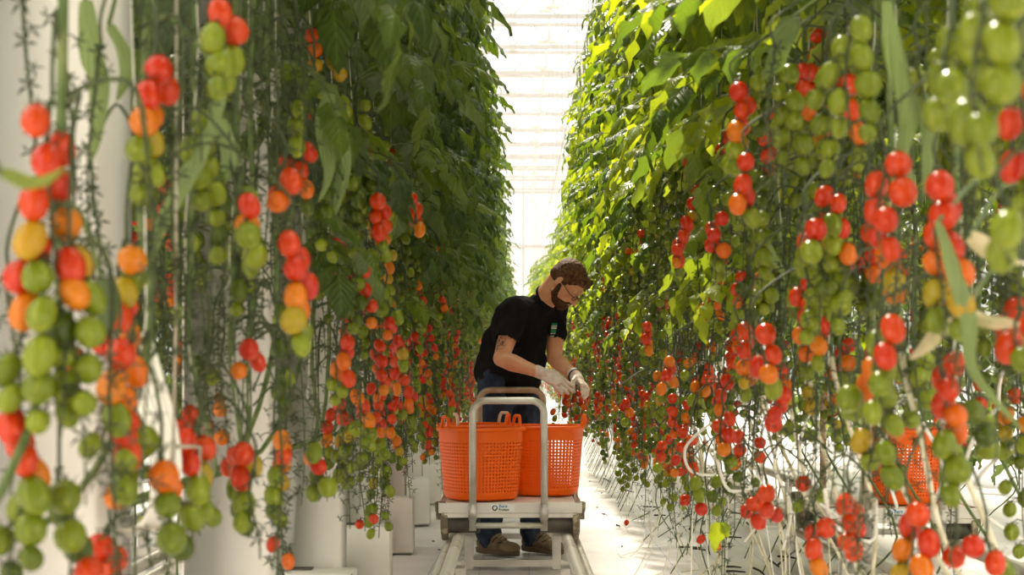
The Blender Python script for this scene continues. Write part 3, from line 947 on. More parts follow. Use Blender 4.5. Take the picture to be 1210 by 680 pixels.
PROTO = {}
PLANTS = []      # [obj, X, Y, side, trusses info]


def add_truss(plant, data, z, rz, near, tilt=0.0, xy=(0, 0)):
    me, fr, fm = data
    if near:
        o = link('truss', me, plant, loc=(xy[0], xy[1], z), rot=(0, tilt, rz))
        for (p, e, s_, c) in fr:
            k = c + str(rnd.randint(0, 1))
            link('tomato', FR[k], o, loc=p, rot=e, scale=s_)
    else:
        o = link('truss', fm, plant, loc=(xy[0], xy[1], z), rot=(0, tilt, rz))
    return o


def vine(X, Y, side, lab, group, near=True, ntr=6, fol=True, low=True, kinds=None, zr=(0.75, 1.75), own_stem=True, fscale=1.0):
    t = thing('tomato_vine', lab, 'tomato plant', (X, Y, 0), group=group)
    rn = random.Random(int(X * 1000) * 31 + int(Y * 1000))
    S = 'L' if side < 0 else 'R'
    if own_stem: link('stem', stem_mesh(X, Y, side, rn).mesh('stem', ['stem', 'pale' if side > 0 and Y < 7.5 else 'stem'], True), t)
    else: link('stem', PROTO['stem' + S], t)
    link('twine', PROTO['twine'], t, rot=(0, 0, rn.random() * 6))
    if fol:
        link('foliage', FOL[S + str(rn.randint(0, 4))], t, loc=(0.0 if side < 0 else min(0.24, 0.06 + 0.03 * max(0, Y - 4)), 0, rn.uniform(-0.12, 0.08)), rot=(0, 0, rn.random() * 6.28), scale=(fscale, fscale, 1))
    if low and rn.random() < 0.5:
        link('low_leaves', FOL['low' + S + str(rn.randint(0, 2))], t, rot=(0, 0, rn.random() * 6.28))
    face = 0 if side < 0 else math.pi
    for i in range(ntr):
        z = zr[0] + (zr[1] - zr[0]) * (i + rn.random() * 0.8) / ntr
        if kinds: kd = rn.choice(kinds)
        elif z < 1.1: kd = rn.choice(['ripe', 'ripe', 'red', 'ripe', 'half', 'bare', 'turning', 'turning', 'green', 'dark'])
        elif z < 1.45: kd = rn.choice(['ripe', 'ripe', 'turning', 'green', 'green', 'bare', 'red', 'bare', 'dark'])
        else: kd = rn.choice(['green', 'green', 'dark', 'turning', 'bare', 'green', 'ripe'])
        tr = rn.choice(TRUSS[kd])
        add_truss(t, tr, z, face + rn.uniform(-1.25, 1.25), near, rn.uniform(-0.06, 0.06))
    PLANTS.append([t, X, Y, side])
    return t


# hero trusses read off the photograph: x, y of the first fruit, depth, colours top to bottom, pitch factor
HERO = [
    # left row
    (62, 128, 1.66, 'RRRRROYYGGGGGGGGG', 1.05), (18, 478, 1.72, 'RRROGGGGDD', 1.0), (185, 68, 1.95, 'RRROOYGGGG', 0.9), (255, 0, 1.95, 'RRGGGGG', 0.9),
    (283, 228, 2.15, 'ROGG', 1.1), (340, 272, 2.2, 'RRRROOYGG', 0.95), (150, 290, 2.0, 'OGYRRO', 1.0), (140, 398, 1.9, 'ROOOGRGG', 1.0),
    (155, 482, 1.95, 'RGRGGO', 1.0), (190, 540, 1.95, 'OOGGGD', 1.0), (70, 560, 1.8, 'GDGDRR', 1.2), (130, 625, 2.05, 'RRRG', 1.0),
    (235, 500, 2.2, 'RRRYGGGG', 0.9), (290, 520, 2.35, 'RYRGGDGD', 0.9), (335, 200, 2.5, 'RRO', 1.0), (110, 225, 2.1, '.........RRO', 1.0),
    (350, 120, 3.0, 'GGGGG', 0.9), (330, 505, 2.9, 'OOROGYGGDG', 0.9), (372, 520, 3.0, 'GORDGG', 0.9),
    (405, 395, 3.5, 'RROORGGG', 1.0), (445, 230, 3.6, 'RRRRROGG', 0.9), (425, 470, 3.9, 'RROOGGG', 0.9), (428, 520, 4.4, '...........RR', 1.0),
    (487, 228, 4.2, 'RRRRO', 1.0), (455, 340, 4.2, 'GGGGRRO', 1.0), (485, 455, 5.0, 'RROOGG', 1.0), (470, 395, 4.6, 'RRYGG', 1.0), (238, 130, 2.2, 'GGGGGGGG', 1.0),
    (300, 320, 2.6, '......RRO', 1.0), (265, 330, 2.5, '..............RR', 1.0), (75, 20, 1.9, '...............', 1.2), (30, 0, 1.85, '..............', 1.3), (120, 60, 2.0, '................', 1.1),
    (210, 250, 2.3, '...............RR', 1.0), (180, 380, 2.2, '................', 1.1), (245, 400, 2.35, '...............', 1.0), (10, 330, 1.9, '...........', 1.2), (300, 560, 2.3, '......', 1.0), (195, 610, 2.2, '......', 1.0),
    (520, 350, 7.0, 'RROOG', 1.0), (530, 460, 7.0, 'RRROGG', 1.0),
    # right row
    (1198, 92, 1.75, 'RRRRYGG', 1.3), (1165, -20, 1.35, 'GGGGGGGG', 1.0), (1190, 250, 1.5, 'GG', 1.0), (1108, 205, 1.95, 'RRRRROOYYGG', 0.95), (1047, 180, 2.1, 'RRRRRRR', 1.0),
    (1008, 20, 2.2, 'GGGGGGGGG', 1.0), (985, 60, 2.5, 'GGRGRGOGGG', 1.0), (1040, 370, 2.1, 'RGRGGGGG', 1.0), (1015, 420, 2.2, 'OOGG', 1.0), (1105, 415, 2.2, 'RRRROOGGGGG', 0.95),
    (1072, 590, 2.35, 'RRROOYGGG', 1.0), (1130, 628, 2.3, 'RR', 1.0), (1165, 645, 2.3, 'RG', 1.0), (872, 380, 3.4, 'RRRROOYG', 1.05), (952, 258, 2.6, 'RRG', 1.0), (868, 100, 3.0, 'RRRROYGGG', 1.0),
    (962, 608, 3.0, 'RRRRO', 1.0), (1003, 580, 2.7, 'RRRRRR', 0.9), (918, 455, 3.2, 'RRRR', 1.0), (945, 325, 3.0, 'RRRRROOOGG', 1.0), (1040, 288, 2.5, 'OOYO', 1.0), (803, 255, 4.2, 'RRRRRROG', 1.0),
    (925, 80, 2.9, 'GGGGGGGGG', 1.1), (945, 290, 2.8, 'GGGGGGGGG', 1.0), (1030, 490, 2.5, 'OYGGG', 1.0), (975, 270, 2.7, 'GGGGGGGGG', 1.0), (905, 570, 3.4, 'RRRR', 1.0), (850, 440, 4.0, 'RRRROGG', 1.0),
    (790, 420, 4.6, 'ORROO', 1.0), (760, 380, 5.2, 'RRROO', 1.0), (820, 560, 4.4, 'GGGRR', 1.0), (855, 485, 3.9, 'RRROOGG', 1.0), (878, 585, 3.6, 'RRR', 1.0), (1085, 60, 2.2, 'GGGGG', 1.0),
    (1180, 350, 2.1, 'RR', 1.0), (1205, 370, 1.9, 'RRG', 1.0), (1140, 120, 2.3, '..............', 1.0), (1060, 250, 2.4, '...............', 1.1), (895, 250, 3.3, 'GGGGGGGG', 1.0), (840, 250, 3.7, 'RRRROGGG', 1.0),
    (1145, 470, 2.4, 'DGDG', 1.0), (780, 520, 5.4, 'RRROG', 1.0), (735, 470, 6.2, 'RROGG', 1.0), (1125, 0, 1.6, 'GGGGGG', 1.0),
]


def heroes():
    rn = random.Random(5)
    hq = random.Random(12)
    for k in range(34):        # spiky picked trusses and dark young ones hanging between the big ones, left
        HERO.append((hq.uniform(105, 330), hq.uniform(60, 400), hq.uniform(2.45, 3.5), hq.choice(['.' * hq.randint(10, 17), '.' * hq.randint(8, 12) + 'DG', '.' * 12, 'DDGDGD', '.' * 9 + 'RO', 'D..GD.G']), 1.0))
    for k in range(40):        # and right
        HERO.append((hq.uniform(880, 1205), hq.uniform(20, 470), hq.uniform(2.5, 3.8), hq.choice(['.' * hq.randint(10, 17), 'GGDGGD', 'G.GG.GD', '.' * 12, 'RROOGG', 'GDGGGGG', 'R.RROG', 'DDGG']), 1.0))
    near_pl = [p for p in PLANTS if p[2] < 8.5 and abs(p[1]) < 0.75]
    for (x, y, Y, cs, pf) in HERO:
        top = PX(x, y, Y)
        side = -1 if top.x < 0 else 1
        c = [p for p in near_pl if p[3] == side]
        pl = min(c, key=lambda p: abs(p[2] - Y))
        mb, fr = truss_geo(cs, rn, 0.0001, 0.0, 0.019 * pf, 0.0, 0.019, 0.0)
        loc = top - Vector((pl[1], pl[2], 0)) + Vector((0, 0, 0.006))
        # peduncle from the vine's stem, arching over to the top of the truss
        stem_pt = Vector((0, 0, loc.z + 0.06)) - loc
        ctl = [stem_pt, stem_pt.lerp(Vector((0, 0, 0.06)), 0.5) + Vector((0, 0, 0.05)), Vector((0, 0, 0.045)), Vector((0, 0, 0))]
        mb.tube(path_curve(ctl, 5), 0.0024, 6)
        me = mb.mesh('truss', 'truss', True)
        o = link('truss', me, pl[0], loc=loc)
        for (p, e, s_, ch) in fr:
            link('tomato', FR[ch + str(rn.randint(0, 1))], o, loc=p, rot=e, scale=s_ * 1.04)


def straps():
    """long curled hanging leaves and pale dry ones in the foreground"""
    rn = random.Random(9)
    near_pl = [p for p in PLANTS if p[2] < 6 and abs(p[1]) < 0.75]
    data = [  # px polyline, depth, width px, material
        ([(100, 0), (108, 60), (118, 95), (112, 160), (108, 190)], 2.05, 26, 'strap'), ([(128, 30), (150, 80), (138, 120)], 2.1, 18, 'strap'),
        ([(262, 95), (245, 150), (215, 215), (190, 270), (182, 310)], 2.15, 24, 'strap'), ([(262, 140), (268, 190), (250, 225), (245, 265)], 2.3, 20, 'strap'),
        ([(390, 110), (384, 150), (388, 200), (376, 240)], 3.2, 20, 'strap'), ([(397, 130), (405, 200), (395, 260)], 3.4, 18, 'strap'),
        ([(1050, 0), (1060, 60), (1075, 130), (1066, 180), (1085, 230)], 2.2, 26, 'strap'), ([(1110, 260), (1130, 320), (1145, 380), (1150, 440), (1210, 510)], 1.9, 20, 'strap'),
        ([(1145, 280), (1180, 300), (1210, 312)], 1.9, 22, 'dry'), ([(1140, 368), (1175, 380), (1210, 385)], 1.95, 18, 'dry'), ([(1135, 378), (1105, 400), (1075, 425)], 2.1, 20, 'dry'),
        ([(960, 365), (972, 390), (965, 405)], 3.0, 14, 'dry'), ([(1088, 110), (1100, 170), (1092, 230)], 2.3, 20, 'strap'), ([(885, 235), (905, 290), (930, 330)], 3.4, 14, 'strap'),
        ([(935, 20), (925, 60), (900, 95)], 2.6, 30, 'leafR'), ([(120, 330), (128, 370), (122, 400)], 1.9, 26, 'leafL'), ([(0, 205), (40, 215), (75, 200)], 1.3, 16, 'leafR'),
    ]
    for pts, Y, wpx, mat in data:
        P = path_curve([PX(a, b, Y) for a, b in pts], 5)
        side = -1 if P[0].x < 0 else 1
        pl = min([p for p in near_pl if p[3] == side], key=lambda p: abs(p[2] - Y))
        off = Vector((pl[1], pl[2], 0)); W = wpx * Y / F / 2
        mb = MB(); mb.usetint = True
        vs, uv, fs = [], [], []
        ph = rn.random() * 6; n = len(P)
        for i, p in enumerate(P):
            t = i / (n - 1); w = W * math.sin(math.pi * (0.12 + 0.88 * t) ** 0.8) + 0.001
            tg = (P[min(i + 1, n - 1)] - P[max(i - 1, 0)]).normalized()
            sd = tg.cross(Vector((0, 1, 0))).normalized()
            sd = Quaternion(tg, 0.5 * math.sin(ph + t * 5)) @ sd; nn = sd.cross(tg)
            for c in (-1, -0.5, 0, 0.5, 1):
                vs.append(p - off + sd * w * c + nn * (abs(c) * w * 0.45 + 0.15 * w * math.sin(t * 14 + c * 2))); uv.append((c, t))
        for i in range(n - 1):
            for k in range(4): a = i * 5 + k; fs.append((a, a + 1, a + 6, a + 5))
        mb.add(vs, fs, 0, rn.random(), uv)
        # stalk back to the stem
        p0 = P[0] - off; s0 = Vector((0, 0, p0.z + 0.08))
        mb.tube(path_curve([s0, s0.lerp(p0, 0.5) + Vector((0, 0, 0.03)), p0], 4), 0.003, 5, 1)
        o = link('curled_leaf', mb.mesh('curled_leaf', [mat, 'stem'], True), pl[0])
        if mat == 'dry': o['label'] = 'pale dried leaf'


def build_far_rows():
    for side, nm in ((-1, 'left'), (1, 'right')):
        rn = random.Random(77 + side)
        mb = MB(); mb.usetint = True
        for i in range(3400):
            p = Vector((side * (4.05 + rn.uniform(-0.3, 0.3)), rn.uniform(0.5, 22), 0.2 + 3.7 * rn.random()))
            az = rn.uniform(0, 6.28); d = Vector((math.cos(az), math.sin(az), rn.uniform(-1.2, 0.1)))
            l = rn.uniform(0.16, 0.26)
            leaflet(mb, p, d, Vector((rn.uniform(-.5, .5), rn.uniform(-.5, .5), 1)), l, l * 0.7, rn, rn.random(), rn.uniform(0.3, 1.5))
        for i in range(40):
            mb.tube([(side * (4.05 + rn.uniform(-.1, .1)), 1 + i * 0.53, 0), (side * 4.05, 1 + i * 0.53, 3.9)], 0.008, 5, 1)
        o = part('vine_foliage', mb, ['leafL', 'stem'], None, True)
        tag(o, f'mass of green vine foliage two aisles over on the {nm}', 'vine foliage', kind='stuff')


def build_vines():
    rn = random.Random(21)
    PROTO['stemL'] = stem_mesh(-0.5, 20.0, -1, rn).mesh('stem', ['stem', 'stem'], True)
    PROTO['stemR'] = stem_mesh(0.68, 20.0, 1, rn).mesh('stem', ['stem', 'stem'], True)
    PROTO['twine'] = twine_mesh(rn).mesh('twine', 'twine', True)
    for side, X0, nm in ((-1, -0.50, 'left'), (1, 0.68, 'right')):
        y = 1.75; k = 0
        while y < 15.5:
            if side < 0:
                j = max([i for i, p in enumerate(POSTY) if p <= y + 0.1] or [0])
                where = f'by the {ORD[j]} white post'
            else:
                where = 'before the trolley' if y < 6.9 else 'beside the trolley and worker' if y < 8.6 else 'beyond the worker'
            a, b = divmod(k, 10)
            o_ = ORD[k] if k < 20 else (('twenty-' if k < 30 else 'thirty-' if k < 40 else 'forty-') + ORD[k % 10 - 1] if k % 10 else {20: 'twentieth', 30: 'thirtieth', 40: 'fortieth'}[k])
            lab = f'aisle-side tomato vine {where}, {o_} from the camera in the {nm} row'
            X = X0 + rn.uniform(-0.02, 0.02)
            nt = (1 if y < 2.4 else 3 if y < 3.4 else 6 if y < 4.5 else 9)
            vine(X, y, side, lab, f'tomato vines along the {nm} of the aisle', near=y < 11.0, ntr=nt, fol=y > 2.3, own_stem=y < 10, zr=((0.85 if side < 0 else 0.72) if y > 4 else 1.0, 1.9), low=y > 3.0, kinds=(['bare', 'bare', 'half', 'dark', 'ripe'] if y < 3.4 else None), fscale=0.85 if side < 0 else 0.95)
            if y < 9:
                pl = PLANTS[-1][0]; face = 0 if side < 0 else math.pi
                for q in range(3 if y < 6 else 2):
                    add_truss(pl, rn.choice(TRUSS['bare']), rn.uniform(1.0, 1.75), face + rn.uniform(-1.5, 1.5), True, rn.uniform(-0.08, 0.08))
            y += 0.31 + rn.uniform(-0.03, 0.03); k += 1
        # the row goes on past the camera
        for k, y in enumerate((1.4, 1.0, 0.6, 0.2, -0.25, -0.7, -1.2)):
            vine(X0 + 0.03 * side, y, side, f'tomato vine of the {nm} row beside the camera, {ORD[k]} going back', f'vines beside the camera in the {nm} row', near=False, ntr=0, own_stem=False, low=False, fscale=1.0)
        # far part of the row
        y = 15.8
        while y < 47:
            X = X0 + rn.uniform(-0.03, 0.03) + (0.0 if side < 0 else 0.22 * min(1, (y - 15.8) / 6))
            if y > 36: X *= 1 - 0.5 * (y - 36) / 11
            vine(X, y, side, f'tomato vine far down the {nm} row, well past the worker', f'far tomato vines in the {nm} row', near=False, ntr=10 if y < 28 else 5, own_stem=False, zr=(0.70, 1.9), fscale=1.0, low=True)
            y += 0.55 if y < 26 else 0.75
        # inner line of the row
        y = 2.6; k = 0
        while y < 14:
            X = -1.03 if side < 0 else 1.12
            vine(X, y, side, f'tomato vine in the inner line of the {nm} row, {ORD[k]} from the camera' if k < 20 else f'tomato vine at the far end of the inner line of the {nm} row', f'inner line of the {nm} row', near=False, ntr=7, own_stem=False, zr=(0.9, 1.9), fscale=1.0)
            y += 0.58; k += 1
        y = 4.0; k = 0
        while y < 17:
            X = 2.35 * side
            vine(X, y, side, f'tomato vine in the {nm} neighbouring row, behind the inner line', f'neighbouring row on the {nm}', near=False, ntr=7, own_stem=False, zr=(0.9, 1.9), fscale=1.15)
            y += 0.8; k += 1
    heroes()
    straps()
    print('PLANTS', len(PLANTS), 'OBJECTS', len(bpy.data.objects))


# ------------------------------------------------------------------ tubes, brackets, litter
def build_small():
    rn = random.Random(4)
    # thin white drip tubes arching down to the floor under the right row
    for i in range(46):
        Y = rn.uniform(4.2, 10.5) if i < 34 else rn.uniform(10.5, 15)
        X = rn.uniform(0.58, 0.95)
        p0 = Vector((X, Y, rn.uniform(0.45, 0.75)))
        dx = rn.uniform(-0.22, 0.25); dy = rn.uniform(-0.5, 0.5)
        p3 = Vector((X + dx, Y + dy, 0.004))
        pts = path_curve([p0, p0 + Vector((dx * 0.1, dy * 0.2, -0.18)), p0 + Vector((dx * 0.45, dy * 0.6, 0)) - Vector((0, 0, p0.z * 0.72)), p3, p3 + Vector((rn.uniform(-.1, .1), rn.uniform(-.2, .2), 0))], 5)
        for q in pts: q.z = max(q.z, 0.004)
        mb = MB(); mb.tube(pts, rn.choice([0.0016, 0.002, 0.0028]), 5)
        tag(part('drip_tube', mb, 'tube' if i % 3 else 'pale', None, True), 'thin white drip tube arching to the floor under the right row', 'tube', 'drip tubes under the right row')
    # thicker pale loops in the right row
    loops = [([(840, 500), (810, 530), (822, 560), (880, 552), (905, 500)], 4.4), ([(845, 535), (862, 580), (900, 570)], 4.0), ([(975, 580), (985, 620), (1030, 640), (1035, 590)], 2.9),
             ([(1090, 500), (1115, 560), (1085, 640), (1105, 680)], 3.2), ([(1180, 480), (1150, 520), (1130, 590)], 3.0), ([(930, 500), (915, 550), (935, 600), (925, 650)], 4.2),
             ([(1060, 480), (1045, 540), (1060, 600)], 3.6), ([(1210, 520), (1160, 560), (1155, 600), (1210, 640)], 3.2), ([(960, 480), (945, 530), (960, 585), (990, 610)], 3.9), ([(1000, 560), (1010, 620), (1000, 668)], 4.6),
             ([(900, 470), (890, 540), (905, 600), (880, 640)], 4.9), ([(880, 500), (876, 560), (890, 610)], 5.2), ([(1195, 410), (1180, 470), (1200, 540)], 3.6)]
    for j, (pts, Y) in enumerate(loops):
        P = [PX(a, b, Y + 0.12 * k) for k, (a, b) in enumerate(pts)]
        mb = MB(); mb.tube(path_curve(P, 6), 0.0042, 7)
        tag(part('loop_tube', mb, 'tube', None, True), 'thick white looping tube hanging among the right row of vines', 'tube', 'thick white tubes in the right row')
    # bundle at the left with its wire bracket
    for j in range(6):
        o = j * 7
        P = [PX(140 + o, 395, 2.20), PX(150 + o * 1.1, 440, 2.17), PX(176 + o * 0.9, 510, 2.15), PX(182 + o * 0.8, 570, 2.13), PX(170 + o * 0.6, 618, 2.20), PX(130 + o * 0.5, 636, 2.45)]
        mb = MB(); mb.tube(path_curve(P, 6), 0.0042, 7)
        tag(part('loop_tube', mb, 'tube', None, True), 'white tube of the bundle bending through the wire bracket at the left', 'tube', 'bundle of white tubes at the left')
    mb = MB()
    a = [PX(205, 520, 2.10), PX(200, 622, 2.10), PX(140, 628, 2.10)]
    mb.tube(a, 0.0035, 7)
    b_ = [PX(210, 528, 2.10), PX(236, 528, 2.16), PX(234, 604, 2.16), PX(200, 606, 2.10)]
    mb.tube(b_, 0.0035, 7)
    mb.tube([PX(205, 520, 2.10), PX(208, 360, 2.12), Vector((-0.46, 2.14, 4.05))], 0.0022, 6)
    tag(part('wire_bracket', mb, 'wire', None, True), 'bent wire bracket holding the white tubes at the left', 'bracket')
    for nm, pts, Y, lb in (('stem_hook', [(373, 555), (375, 500), (383, 495), (384, 505)], 5.15, 'tall'), ('stem_hook', [(366, 530), (383, 540), (397, 516), (389, 513)], 5.15, 'short')):
        P = [PX(a, b, Y) for a, b in pts]
        mb = MB(); mb.tube(path_curve(P, 4), 0.0035, 6)
        if lb == 'tall': mb.tube([P[0], P[0] + Vector((0.02, 0.08, 0.02))], 0.003, 6)
        tag(part(nm, mb, 'wire', None, True), f'{lb} bent wire hook on the third white post', 'hook')
    # litter on the groundsheet
    z7 = lambda x, y: FLOORPX(700 + x * 0.294, 480 + y * 0.294, 0.012)
    sticks = [(345,568,435,570),(400,573,455,580),(435,495,472,597),(388,497,445,447),(360,455,408,428),(318,370,328,430),(340,368,358,410),(248,440,295,440),(205,405,265,408),
              (110,335,165,347),(45,292,75,308),(530,515,552,560),(755,540,782,598),(745,640,815,582),(715,622,750,648),(535,647,598,650),(535,665,615,668),(648,652,690,678),
              (500,567,560,568),(930,680,950,648),(540,528,600,530),(745,605,830,615),(90,260,110,280),(560,430,600,434),(620,470,650,500)]
    for (a, b, c, d) in sticks:
        p, q = z7(a, b), z7(c, d)
        m_ = p.lerp(q, 0.5) + Vector((rn.uniform(-.008, .008), 0.01, 0.001))
        mb = MB(); mb.tube([p, m_, q], [0.0062, 0.0055, 0.004], 6)
        tag(part('fallen_stalk', mb, 'twig', None, True), 'dark dry leaf stalk lying on the white floor by the right row', 'stalk', 'fallen stalks on the floor')
    # one fallen tomato, dropped leaf bits
    for (x, y, lb) in ((741, 621, 'single red tomato fallen on the white floor right of the trolley'), (1138, 662, 'small red tomato lying on the floor behind the right row')):
        p = FLOORPX(x, y, 0.005)
        o = link('tomato', FR['R0'], None, loc=p + Vector((0, 0, 0.034)), rot=(0.4, 0.2, 0)); tag(o, lb, 'tomato')
    for j, (x, y, lb) in enumerate(((711, 608, 'larger'), (728, 622, 'smaller'))):
        mb = MB(); mb.usetint = True
        leaflet(mb, FLOORPX(x, y, 0.012), Vector((1, 0.3, 0.3)), Vector((0, -0.3, 1)), 0.055 - 0.02 * j, 0.035, rn, 0.3, 1.6)
        tag(part('fallen_leaf', mb, 'twig', None, True), f'{lb} curled brown leaf on the white floor right of the trolley', 'leaf')
    for (x, y) in ((735, 646),(711, 583),(697, 569),(748,606),(760,603),(505,588),(519,650),(512,640),(706,600)):
        mb = MB(); mb.ball(FLOORPX(x, y, 0.007), (0.008, 0.006, 0.004), None, 8, 5)
        tag(part('crumb', mb, 'twig', None, True), 'small dark plant crumb on the white floor', 'crumb', 'plant crumbs on the floor')
    # the leaf hanging low under the right row
    mb = MB(); mb.usetint = True
    p = PX(850, 618, 4.2)
    leaflet(mb, p, Vector((-0.15, 0, -1)), Vector((0, -1, 0.2)), 0.085, 0.05, rn, 0.9, 0.3)
    leaflet(mb, p + Vector((0.01, 0, 0)), Vector((0.35, 0, -1)), Vector((0, -1, 0.2)), 0.045, 0.03, rn, 0.7, 0.3)
    mb.tube([p, p + Vector((-0.01, 0, 0.08)), p + Vector((0.02, 0.02, 0.3))], 0.0016, 4, 1)
    pl = min([q for q in PLANTS if q[3] > 0 and abs(q[1]) < .75], key=lambda q: abs(q[2] - 4.2))
    o = link('hanging_leaf', mb.mesh('hanging_leaf', ['leafR', 'stem'], True), pl[0], loc=(-pl[1], -pl[2], 0))


# ------------------------------------------------------------------ the worker
def build_worker():
    t = thing('person', 'person in black t-shirt and jeans bending over the trolley, gloved hands picking tomatoes', 'person', (PX(600, 440, 8.3).x, 8.3, 0))
    base = Vector(t.location)
    loc0 = -base

    def fit(o): o.location = loc0; return o
    # joints in world space
    hipR, hipL = PX(586, 452, 8.22), PX(616, 452, 8.36)
    kneeR, kneeL = PX(582, 548, 8.16), PX(628, 548, 8.34)
    ankR, ankL = PX(578, 636, 8.25), PX(631, 636, 8.33)
    pel = PX(600, 448, 8.29); bel = PX(604, 420, 8.24); che = PX(618, 388, 8.14); nb = PX(643, 354, 8.06)
    shR, shL = PX(609, 369, 7.98), PX(657, 368, 8.20)
    elR, elL = PX(592, 424, 7.90), PX(655, 424, 8.10)
    wrR, wrL = PX(641, 442, 7.84), PX(681, 446, 7.92)
    hc = PX(671, 334, 7.97)
    psi, pit = R(30), R(55)
    f = Vector((math.cos(pit) * math.cos(psi), -math.cos(pit) * math.sin(psi), -math.sin(pit)))
    u = Vector((math.sin(pit) * math.cos(psi), -math.sin(pit) * math.sin(psi), math.cos(pit)))
    r = f.cross(u).normalized()
    HX = Matrix((r, f, u)).transposed()            # head axes: x right, y forward, z up
    H = lambda x, y, z: hc + r * x + f * y + u * z
    yaw = Vector((0.82, -0.57, 0)); sidev = Vector((-0.57, -0.82, 0))
    tx = lambda a, b, c: Matrix((sidev, yaw, Vector((0, 0, 1)))).transposed()
    TX = Matrix((sidev, yaw, Vector((0, 0, 1)))).transposed()
    # --- skin body, one continuous surface
    mb = MB()
    mb.chain([hipR, kneeR, ankR], [0.075, 0.050, 0.036]); mb.chain([hipL, kneeL, ankL], [0.075, 0.050, 0.036])
    mb.ball(pel, (0.15, 0.10, 0.10), TX); mb.ball(bel, (0.13, 0.09, 0.12), TX); mb.ball(che, (0.145, 0.10, 0.15), TX)
    mb.chain([shR, shL], [0.05, 0.05]); mb.chain([che, nb], [0.08, 0.06])
    mb.chain([shR, shR.lerp(elR, 0.45), elR], [0.052, 0.051, 0.041]); mb.chain([elR, elR.lerp(wrR, 0.28), elR.lerp(wrR, 0.62), wrR], [0.041, 0.046, 0.035, 0.026])
    mb.chain([shL, shL.lerp(elL, 0.45), elL], [0.052, 0.050, 0.040]); mb.chain([elL, elL.lerp(wrL, 0.28), elL.lerp(wrL, 0.62), wrL], [0.040, 0.043, 0.033, 0.026])
    # neck
    mb.chain([nb, H(0, -0.045, -0.03)], [0.060, 0.056]); mb.cap(nb + Vector((0, 0, -0.02)), H(0, 0.0, -0.07), 0.052, 0.045)
    # skull and face
    mb.ball(H(0, -0.012, 0.025), (0.074, 0.094, 0.082), HX, 24, 16)
    mb.ball(H(0, 0.030, -0.035), (0.062, 0.066, 0.072), HX, 24, 16)
    mb.ball(H(0, 0.058, -0.082), (0.034, 0.034, 0.028), HX)
    mb.ball(H(0, 0.074, 0.018), (0.050, 0.020, 0.016), HX)                      # brow
    for s_ in (-1, 1):
        mb.ball(H(s_ * 0.040, 0.058, -0.026), (0.024, 0.026, 0.020), HX)        # cheek
        mb.ball(H(s_ * 0.031, 0.078, 0.000), (0.012, 0.010, 0.008), HX)         # eyelid
        mb.cap(H(s_ * 0.056, 0.0, -0.065), H(s_ * 0.022, 0.062, -0.09), 0.018, 0.018)   # jaw
        # ear
        mb.ball(H(s_ * 0.078, -0.012, -0.004), (0.008, 0.017, 0.030), Matrix((r, (f - u * 0.15 - r * s_ * -0.25).normalized(), (u + f * .15).normalized())).transposed())
    mb.chain([H(0, 0.086, 0.012), H(0, 0.100, -0.012), H(0, 0.114, -0.032)], [0.008, 0.010, 0.0125])       # nose
    for s_ in (-1, 1): mb.ball(H(s_ * 0.011, 0.100, -0.036), 0.009)
    mb.ball(H(0, 0.092, -0.058), (0.022, 0.010, 0.006), HX); mb.ball(H(0, 0.090, -0.068), (0.019, 0.010, 0.006), HX)   # lips
    # hands inside the gloves
    mb.ball(wrR + Vector((0.035, 0, -0.012)), (0.035, 0.018, 0.022)); mb.ball(wrL + Vector((0.02, 0, -0.02)), (0.022, 0.016, 0.03))
    body = fit(blob('body', mb, 'skin', t, 0.0042, 3))
    # --- hair
    mb = MB()
    mb.ball(H(0, -0.018, 0.034), (0.083, 0.098, 0.084), HX, 24, 16)
    mb.ball(H(0, -0.055, 0.0), (0.072, 0.060, 0.062), HX, 24, 16)
    mb.ball(H(0, 0.048, 0.080), (0.058, 0.042, 0.026), HX)
    mb.ball(H(-0.02, 0.066, 0.070), (0.036, 0.026, 0.020), HX)
    hair = fit(blob('hair', mb, 'hair', t, 0.005, 3, (0.02, 0.008)))
    # cut the face opening: keep hair behind and above the hairline
    import bmesh
    def trim(o, keep):
        bm = bmesh.new(); bm.from_mesh(o.data)
        kill = [v for v in bm.verts if not keep(v.co)]
        bmesh.ops.delete(bm, geom=kill, context='VERTS'); bm.to_mesh(o.data); bm.free()
    def khair(p):
        q = p - hc; x, y, z = q.dot(r), q.dot(f), q.dot(u)
        if z > 0.052: return y < 0.105
        if z > -0.005: return y < 0.020 + (z + 0.005) * 0.75
        if abs(x) > 0.055 and -0.035 < z: return y < 0.012 and not (abs(x) > 0.055 and -0.03 < y < 0.012 and z < 0.012)
        return y < -0.02 and z > -0.055
    trim(hair, khair)
    # --- beard
    mb = MB()
    mb.ball(H(0, 0.044, -0.080), (0.054, 0.060, 0.048), HX, 24, 16)
    mb.ball(H(0, 0.070, -0.095), (0.036, 0.034, 0.034), HX)
    for s_ in (-1, 1):
        mb.cap(H(s_ * 0.066, 0.006, -0.020), H(s_ * 0.058, 0.020, -0.070), 0.011, 0.020)
        mb.cap(H(s_ * 0.022, 0.094, -0.051), H(s_ * 0.004, 0.101, -0.046), 0.006, 0.007)
    fit(blob('beard', mb, 'beard', t, 0.004, 2, (0.015, 0.006)))
    # --- glasses
    g = MB()
    for s_ in (-1, 1):
        pts = []
        for k in range(17):
            a = 2 * math.pi * k / 16
            pts.append(H(s_ * 0.031 + 0.024 * math.cos(a), 0.102 - 0.008 * abs(math.cos(a)) * 0, -0.004 + 0.0155 * math.sin(a)))
        g.tube(pts, 0.0020, 6, cap=False)
        g.tube([H(s_ * 0.055, 0.102, 0.004), H(s_ * 0.072, 0.080, 0.004), H(s_ * 0.079, 0.01, 0.006), H(s_ * 0.080, -0.012, 0.0), H(s_ * 0.078, -0.03, -0.015)], 0.0021, 6)
